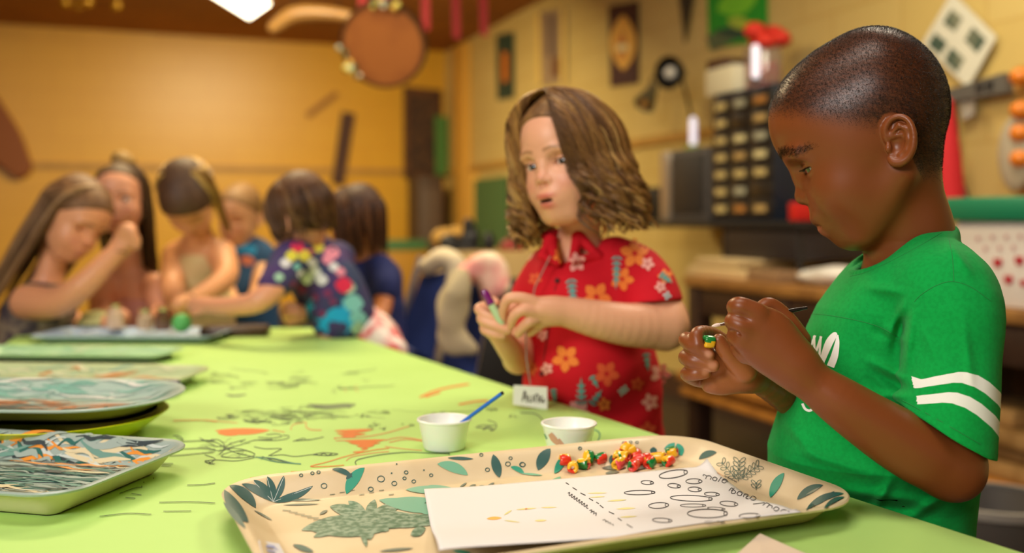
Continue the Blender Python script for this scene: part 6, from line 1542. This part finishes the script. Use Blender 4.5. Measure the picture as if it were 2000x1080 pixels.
# power strip, cord, red cloth, orange bits near the right edge
t = thing('power_strip', 'grey power strip with dark sockets fixed to the wall behind the head', 'power strip')
mb = MB(); rightquad(mb, [(1846, 176), (1960, 142), (1966, 180), (1850, 200)], .06, .05); mb.build('case', mat('strip_grey', '5A564E', .5), t, smooth=False)
for x in (1905, 1925): mb = MB(); rightquad(mb, [(x, 160+(1925-x)*.2), (x+13, 156+(1925-x)*.2), (x+13, 174+(1925-x)*.2), (x, 178+(1925-x)*.2)], .064, .004); mb.build('socket', m_dk, t, smooth=False)
mb = MB(); mb.tube(spline([onright(1862, 205, .05), onright(1870, 260, .03), onright(1862, 320, .03), onright(1885, 372, .03), onright(1890, 400, .03)], 24), .008, 8); one('cable', 'dark cable hanging down from the power strip', 'cable', mb, mat('cable_dark', '4A4030', .5))
mb = MB(); rightquad(mb, [(1868, 175), (1905, 165), (1900, 225), (1880, 235)], .035, .01); one('paper_tag', 'pale paper tag hanging under the power strip', 'tag', mb, mat('tag_pale', 'B8B09C', .7), smooth=False)
s = Solid(); s.limb([onright(1846, 205, .16), onright(1850, 300, .16), onright(1856, 392, .16)], [.028, .045, .05], .01); s.limb([onright(1828, 205, .16), onright(1824, 380, .16)], [.04, .05], .03)
cq = onright(1845, 300, .12); V, F = s.mesh(cq-np.array([.3, .3, .3]), cq+np.array([.3, .3, .3]), .006); tag(mesh_obj('red_cloth', V, F, mat('red_fabric', 'C01820', .8)), 'red cloth hanging on the wall behind the neck', 'cloth')
mb = MB(); mb.tube([onright(1846, 203, .14), onright(1850, 200, .004)], .006, 8); hk = mb.build('hook', m_dk); hk.parent = bpy.data.objects['red_cloth']
# red thing seen between cabinet and face
on_bench('red_tin', 'red tin at the right end of the black shelf, behind the face', 'tin', 1540, 1556, .40, .12, onright(1565, 396, .4)[2]-zs, mat('red_enamel', 'C8201C', .4), zb=zs+.001)
# box with green lid and white cloth with red hearts
bx = thing('storage_box', 'white box with a green lid and red hearts on its cloth side', 'box')
hv0, hv1 = on_v(onright(1868, 480, .60)), on_v(onright(2090, 480, .60)); hz = onright(1940, 432, .60)[2]
mb = MB(); RB(mb, -.60, -.2, hv0, hv1, BZ+.001, hz, bev=.01); mb.build('body', mat('cloth_white', 'E4DAD0', .8), bx)
mb = MB(); RB(mb, -.625, -.18, hv0+.02, hv1-.02, hz+.0005, onright(1940, 384, .62)[2], bev=.008); mb.build('lid', mat('lid_green', '0F7A54', .45), bx)
for x, y, r in ((1948, 512, 12), (1990, 508, 12), (1969, 545, 12), (1998, 552, 9)):
    k = st_right(.6035); k.leaf((x-r*.5, y-r*.7), (x, y+r*.9), r, 0); k.leaf((x+r*.5, y-r*.7), (x, y+r*.9), r, 0); k.build('heart_print', mat('heart_red', 'C01828', .8), bx)
for x, y in ((1910, 466), (1938, 464), (1965, 463), (1992, 462), (1924, 486), (1952, 485), (1979, 484)): k = st_right(.6035); k.leaf((x, y-5), (x, y+5), 7, 0); k.build('heart_print', mat('heart_pale', 'C88888', .8), bx)
t = thing('wall_rack', 'orange wall rack with a grey pouch at the right edge', 'rack')
mb = MB(); rightquad(mb, [(1984, 130), (2080, 120), (2080, 430), (1988, 420)], .012, .01); mb.build('panel', mat('rack_tan', 'B88A40', .6), t, smooth=False)
for y in (150, 215, 260, 310):
    s = Solid(); c = onright(1992, y, .09); s.ell(c, (.032, .035, .03), k=.01); s.limb([c, onright(1995, y+6, .01)], [.014, .014], .01); V, F = s.mesh(c-.13, c+.13, .007); mesh_obj('peg', V, F, mat('peg_orange', 'D87818', .4), t)
s = Solid(); c = onright(1984, 300, .07); s.ell(c, (.03, .07, .13), RROT, k=.01); V, F = s.mesh(c-.17, c+.17, .008); mesh_obj('pouch', V, F, mat('pouch_grey', 'A89C84', .6), t)
# bin on the floor at the right
t = thing('waste_bin', 'grey plastic bin with pale rim on the floor at lower right', 'bin')
bp_ = onright(1938, 1000, .92).copy(); bp_[2] = 0
mb = MB(); mb.lathe([(.001, .003), (.11, .003), (.115, .01), (.145, .30), (.14, .30), (.11, .012), (.001, .01)], bp_, 32); mb.build('bucket', mat('bin_grey', '5A544E', .5), t)
mb = MB(); mb.lathe([(.14, .285), (.152, .29), (.152, .31), (.138, .31)], bp_, 32, closed=True); mb.build('rim', mat('bin_rim', '9A948A', .5), t)
# ------------------------------------------------------------------ back wall
mb = MB(); mb.prism([onback(x, y, .03) for x, y in ((668, 218), (694, 222), (672, 362), (648, 358))], VX*.025); one('plank', 'dark brown plank leaning upright against the back wall', 'plank', mb, mat('plank_dark', '4A260C', .6), smooth=False)
mb = MB(); mb.prism([onback(x, y, .03) for x, y in ((596, 222), (655, 178), (662, 186), (604, 230))], VX*.02); one('stick', 'slim tan stick mounted slantwise on the back wall', 'stick', mb, mat('stick_tan', 'A06A20', .6), smooth=False)
s = Solid(); s.limb([onback(-40, 190, .06), onback(0, 270, .06), onback(38, 325, .06)], [.12, .16, .10], .02); c = onback(0, 265, .06)
s.op(lambda p: np.abs((p-c.astype(np.float32))@VX.astype(np.float32))-.035, c, .6, .01, 'c'); V, F = s.mesh(c-.6, c+.6, .012); tag(mesh_obj('wall_carving', V, F, mat('carved_brown', '8A4A14', .6)), 'brown leaf-shaped carving hung on the back wall at far left', 'carving')
t = thing('wall_panel', 'tall dark carved wooden panel on the back wall by the corner', 'panel')
mb = MB(); mb.prism([onback(x, y, .05) for x, y in ((790, 168), (862, 176), (860, 352), (790, 346))], VX*.045); mb.build('board', mat('panel_umber', '4A2808', .7, noise=('6A4014', 12, 1)), t, smooth=False)
mb = MB(); mb.prism([onback(x, y, .065) for x, y in ((800, 185), (852, 192), (850, 338), (800, 332))], VX*.014); mb.build('relief', mat('relief_dark', '341C08', .7, noise=('5A3A18', 16, 1), bump=1, bscale=30), t, smooth=False)
mb = MB(); mb.prism([onback(x, y, .12) for x, y in ((850, 226), (874, 228), (874, 342), (852, 342))], VX*.03); one('green_banner', 'narrow green banner hanging beside the dark panel', 'banner', mb, mat('banner_green', '4E7A30', .7), smooth=False)
t = thing('wall_cabinet', 'dark low cabinet standing in the room corner', 'cabinet')
mb = MB(); a, b = onback(818, 500, .45), onback(866, 500, .45); w_ = np.linalg.norm((a-b)[:2]); zt = onback(842, 345, .45)[2]
mb.box(((a+b)/2+VX*.2)*[1, 1, 0]+[0, 0, zt/2], (w_, .4, zt), RROT, 0, .01); mb.build('body', mat('cabinet_umber', '4E3A28', .6), t)
mb = MB(); mb.box(((a+b)/2+VX*-.006)*[1, 1, 0]+[0, 0, zt*.62], (w_*.8, .012, zt*.6), RROT, 0, .004); mb.build('door', mat('cabinet_door_grey', '5E4A38', .6), t)
mb = MB(); a, b = onback(735, 560, 1.2), onback(838, 560, 1.2); w_ = np.linalg.norm((a-b)[:2]); zt = onback(790, 490, 1.2)[2]
t = thing('sideboard', 'yellow-brown sideboard before the back wall with a teal strip on top', 'cabinet')
mb.box(((a+b)/2+VX*.25)*[1, 1, 0]+[0, 0, zt/2], (w_, .5, zt), RROT, 0, .01); mb.build('body', mat('sideboard_ochre', 'A8781C', .6), t)
mb = MB(); mb.box(((a+b)/2+VX*.2)*[1, 1, 0]+[0, 0, zt+.045], (w_*.95, .4, .085), RROT, 0, .01); mb.build('top_strip', mat('teal_strip', '3E6A3C', .6), t)
# ceiling: lit fixture, hanging drum, ribbons, lamps
def at(px, py, z):
    Y = (z-CAMZ)*FPX/(HOR-py); return np.array([(px-1000)/FPX*Y, Y, z])
cl = thing('ceiling_light', 'bright square light fixture on the ceiling, its corner showing at the top', 'light')
p0 = at(487, 37, CEIL-.05); 
dA, dB = (at(430, 2, CEIL-.05)-p0), (at(540, 0, CEIL-.05)-p0); dA = dA/np.linalg.norm(dA)*1.15; dB = dB/np.linalg.norm(dB)*.6
q = [p0, p0+dA, p0+dA+dB, p0+dB]; mb = MB(); mb.prism(q, (0, 0, .012)); mb.build('diffuser', mat('light_diffuser', 'FFF4D8', .5, emit='FFF2D0', emit_s=7), cl, smooth=False)
mb = MB(); cq_ = sum(q)/4; q2 = [cq_+(p-cq_)*1.03 for p in q]; mb.prism([p+np.array([0, 0, .0125]) for p in q2], (0, 0, .036)); mb.build('housing', mat('fixture_white', 'D8C8A0', .6), cl, smooth=False)
dc = P(748, 88, 4.6); dr = .195; t = thing('hanging_drum', 'round tan drum hanging from red ribbons with a string of small lights', 'drum')
nrm_ = np.array([-.15, -1, -.42]); nrm_ /= np.linalg.norm(nrm_); u = np.cross(nrm_, [0, 0, 1]); u /= np.linalg.norm(u); w = np.cross(u, nrm_); Rm = np.stack([u, w, nrm_], 1)
mb = MB(); mb.lathe([(.001, 0), (dr*.97, 0), (dr, -.006), (dr*1.0, -.06), (dr*.9, -.07), (.001, -.07)], dc, 48, rot=Rm); mb.build('skin', mat('drum_skin', 'A0602A', .6, noise=('864A1E', 6, .8)), t)
mb = MB(); mb.lathe([(dr*.96, .006), (dr*1.04, .006), (dr*1.05, -.03), (dr*1.0, -.03)], dc, 48, rot=Rm, closed=True); mb.build('rim', mat('drum_rim', '4A2C10', .5), t)
rr = random.Random(9)
for i in range(22):
    a = (-.9+rr.uniform(0, 1.0)) if i < 11 else (1.75+rr.uniform(-.35, .35)); c = dc+Rm@np.array([dr*1.0*math.cos(a), dr*1.0*math.sin(a), .02])+np.array([rr.uniform(-.02, .02), 0, rr.uniform(-.02, .02)])
    mb = MB(); R_ = rr.choice([.010, .013, .016]); mb.lathe([(R_*math.sin(math.pi*k/8)+1e-5, -R_*math.cos(math.pi*k/8)) for k in range(9)], c, 10)
    cl_ = ['E8E070', 'F4ECD0', '3A6A3A', 'C8D8C0', '2A3A2A', 'E8C050'][i % 6]; mb.build('light_bead', mat('bauble_'+cl_, cl_, .15, coat=1), t)
for i, (x0_, x1_, y1_, Y) in enumerate(((705, 708, 22, 4.6), (752, 752, 20, 4.65), (826, 832, 60, 4.9), (884, 892, 75, 5.2), (938, 946, 70, 5.4))):
    zt = CEIL-.002; tp = np.array([(x0_-1000)/FPX*Y, Y, zt]); bt = P(x1_, y1_, Y); sd_v = np.array([.028, 0, 0])
    mb = MB(); mb.prism([tp-sd_v, tp+sd_v, bt+sd_v*.7, bt-sd_v*.7], (0, .004, 0)); o = mb.build('ribbon', mat('ribbon_red', 'B80F12', .6), smooth=False)
    tag(o, ['red ribbon holding the drum on its left', 'red ribbon holding the drum at its middle', 'red ribbon hanging just right of the drum', 'red ribbon hanging above the room corner', 'rightmost red ribbon over the right wall'][i], 'ribbon', 'red ribbons hanging from the ceiling')
    bw_ = bpy.data.objects
s = Solid(); s.limb([P(534, 54, 4.8), P(575, 28, 4.8), (P(640, 26, 4.8)), P(700, 36, 4.8)], [.030, .040, .034, .026], .01); V, F = s.mesh(P(620, 30, 4.8)-[.35, .2, .2], P(620, 30, 4.8)+[.35, .2, .2], .008)
t = thing('hanging_horn', 'curved cream horn hanging under the ceiling left of the drum', 'horn'); mesh_obj('horn', V, F, mat('horn_cream', 'E8B060', .3, coat=.5), t)  # curved pendant lamp without emission, its glow put into the cream colour
mb = MB()
for x in (575, 660): mb.tube([P(x, 24, 4.8), np.array([(x-1000)/FPX*4.8, 4.8, CEIL-.002])], .003, 6)
mb.build('string', m_dk, t)
for i, x in enumerate((128, 152, 172, 228)):  # small yellow ceiling lights, their glow put into the gold colour
    z_ = CEIL-.03; c = at(x, 4+(i % 2)*6, CEIL-.07); mb = MB(); R_ = .034; mb.lathe([(R_*math.sin(math.pi*k/10)+1e-5, -R_*math.cos(math.pi*k/10)) for k in range(11)], c, 14); mb.tube([c+[0, 0, R_*.9], [c[0], c[1], CEIL-.001]], .006, 6)
    o = mb.build('gold_bauble', mat('gold_bauble', 'D8A828', .2, metal=.6, coat=.5)); tag(o, ['leftmost gold bauble under the ceiling', 'second gold bauble from the left under the ceiling', 'third gold bauble from the left under the ceiling', 'rightmost gold bauble under the ceiling, apart from the rest'][i], 'bauble', 'gold baubles under the ceiling')
# ------------------------------------------------------------------ folding chairs with clothes behind the table edge
m_al = mat('aluminium', 'B8B4B8', .3, metal=.7); m_bl = mat('royal_blue', '12307A', .7, bump=.3, bscale=40)
def folding(label, quad, Y, legs, dy=.05):
    t = thing('folding_chair', label, 'chair')
    mb = MB(); q = [P(x, y, Y+(0 if i < 2 else -.04)) for i, (x, y) in enumerate(quad)]; n = 8
    mb.prism(q, (0, .02, 0)); mb.build('backrest', m_bl, t, smooth=False)
    for a, b in legs:
        pa, pb = P(a[0], a[1], Y+.03), P(b[0], b[1], Y+.03-.03); d = pb-pa; s_ = (pa[2]-.012)/(-d[2]); mb = MB(); mb.tube([pa, pa+d*s_], .0115, 12); mb.build('leg', m_al, t)
    pa, pb = P(quad[2][0]-4, quad[2][1]-6, Y-.02), P(quad[3][0], quad[3][1], Y-.02)
    mb = MB(); c = (pa+pb)/2; mb.box(c+np.array([0, .16, -.02]), (abs(pa[0]-pb[0])*1.1, .34, .025), None, 0, .01); mb.build('seat', m_bl, t)
    return t
folding('blue folding chair nearer the far table corner, cream cloth on its top', [(822, 540), (878, 530), (846, 705), (778, 665)], 3.0, (((878, 500), (845, 700)), ((822, 500), (776, 670))))
folding('blue folding chair with pink garment, beside the child in red', [(905, 560), (962, 552), (928, 735), (862, 716)], 2.75, (((968, 520), (922, 740)), ((908, 520), (858, 715))))
def drape(name, label, pts, rad, mt, lo=.30, h=.007, sd=1, cat='cloth', amp=.006, extra=None):
    s = Solid(); W_ = [P(*p) for p in pts]; s.limb(W_, rad, .01)
    if extra:
        for e, r in extra: s.limb([P(*p) for p in e], r, .02)
    c = np.mean(W_, axis=0); s.op(lambda p: amp*noise3(p, 70, sd), c, .8, .01, 'd'); V, F = s.mesh(c-lo, c+lo, h); return tag(mesh_obj(name, V, F, mt), label, cat)
drape('cream_cloth', 'cream cloth bunched on the top rail of the farther blue chair', [(835, 520, 2.96), (865, 505, 2.96), (890, 520, 2.94), (878, 560, 2.92)], [.026, .032, .028, .016], mat('cream_fabric', 'D8C8A8', .8))
drape('pink_garment', 'pink and cream garment hung over the nearer blue chair', [(905, 545, 2.70), (935, 520, 2.70), (965, 522, 2.70), (976, 560, 2.68)], [.022, .034, .034, .028], mat('pink_fabric', 'E89A90', .8, noise=('F0E0C0', 14, 1)), extra=[([(950, 540, 2.70), (955, 590, 2.68), (950, 620, 2.68)], [.03, .02, .012]), ([(905, 540, 2.70), (880, 590, 2.66)], [.03, .018])])
drape('white_sweater', 'crumpled off-white sweater hanging between the two blue chairs', [(900, 540, 2.60), (890, 580, 2.58), (880, 625, 2.58), (884, 670, 2.58)], [.022, .040, .034, .030], mat('offwhite_knit', 'B4A482', .9, bump=.8, bscale=60), amp=.016, extra=[([(880, 660, 2.58), (905, 668, 2.57), (925, 680, 2.56)], [.024, .020, .012])])
# dark tools on the far cupboard between
t = thing('low_cupboard', 'low dark cupboard behind the blue chairs', 'cupboard')
a, b = P(845, 500, 4.6), P(1045, 500, 4.6); zt = P(900, 490, 4.6)[2]
mb = MB(); mb.box(((a+b)/2+np.array([0, .2, 0]))*[1, 1, 0]+[0, 0, zt/2], (abs(b[0]-a[0]), .4, zt), None, 0, .01); mb.build('body', mat('cupboard_cream', 'B89A60', .6), t)
mb = MB(); mb.box(((a+b)/2+np.array([.06, -.006, 0]))*[1, 1, 0]+[0, 0, zt*.45], (abs(b[0]-a[0])*.6, .012, zt*.8), None, 0, .004); mb.build('door', m_dk, t)
def lump(name, label, cat, blobs, mt, h=.006):
    s = Solid(); W_ = [P(b_[0], b_[1], b_[2]) for b_ in blobs]
    for p, b_ in zip(W_, blobs): s.ell(p, b_[3], k=.012)
    c = np.mean(W_, axis=0); s.half(np.array([c[0], c[1], zt+.001]), (0, 0, -1), 1.0, .002, 's'); V, F = s.mesh(c-.3, c+.3, h); return tag(mesh_obj(name, V, F, mt), label, cat)
lump('camera_gear', 'black gadget with an upright knob on the cupboard near the corner', 'gadget', [(880, 475, 4.65, (.055, .05, .045)), (912, 470, 4.65, (.03, .03, .06)), (915, 440, 4.65, (.028, .028, .035)), (925, 465, 4.65, (.03, .03, .05)), (955, 475, 4.65, (.03, .03, .055)), (905, 488, 4.65, (.09, .05, .02))], m_dk)
lump('straw_hat', 'light tan bag behind the black gadget on the cupboard', 'bag', [(870, 465, 4.85, (.07, .05, .05)), (895, 455, 4.85, (.05, .04, .035))], mat('straw', 'C89A48', .8))
lump('red_pot', 'dark red pot on the cupboard just left of the child in red', 'pot', [(1000, 485, 4.70, (.06, .05, .05))], mat('pot_red', '8A1810', .5))
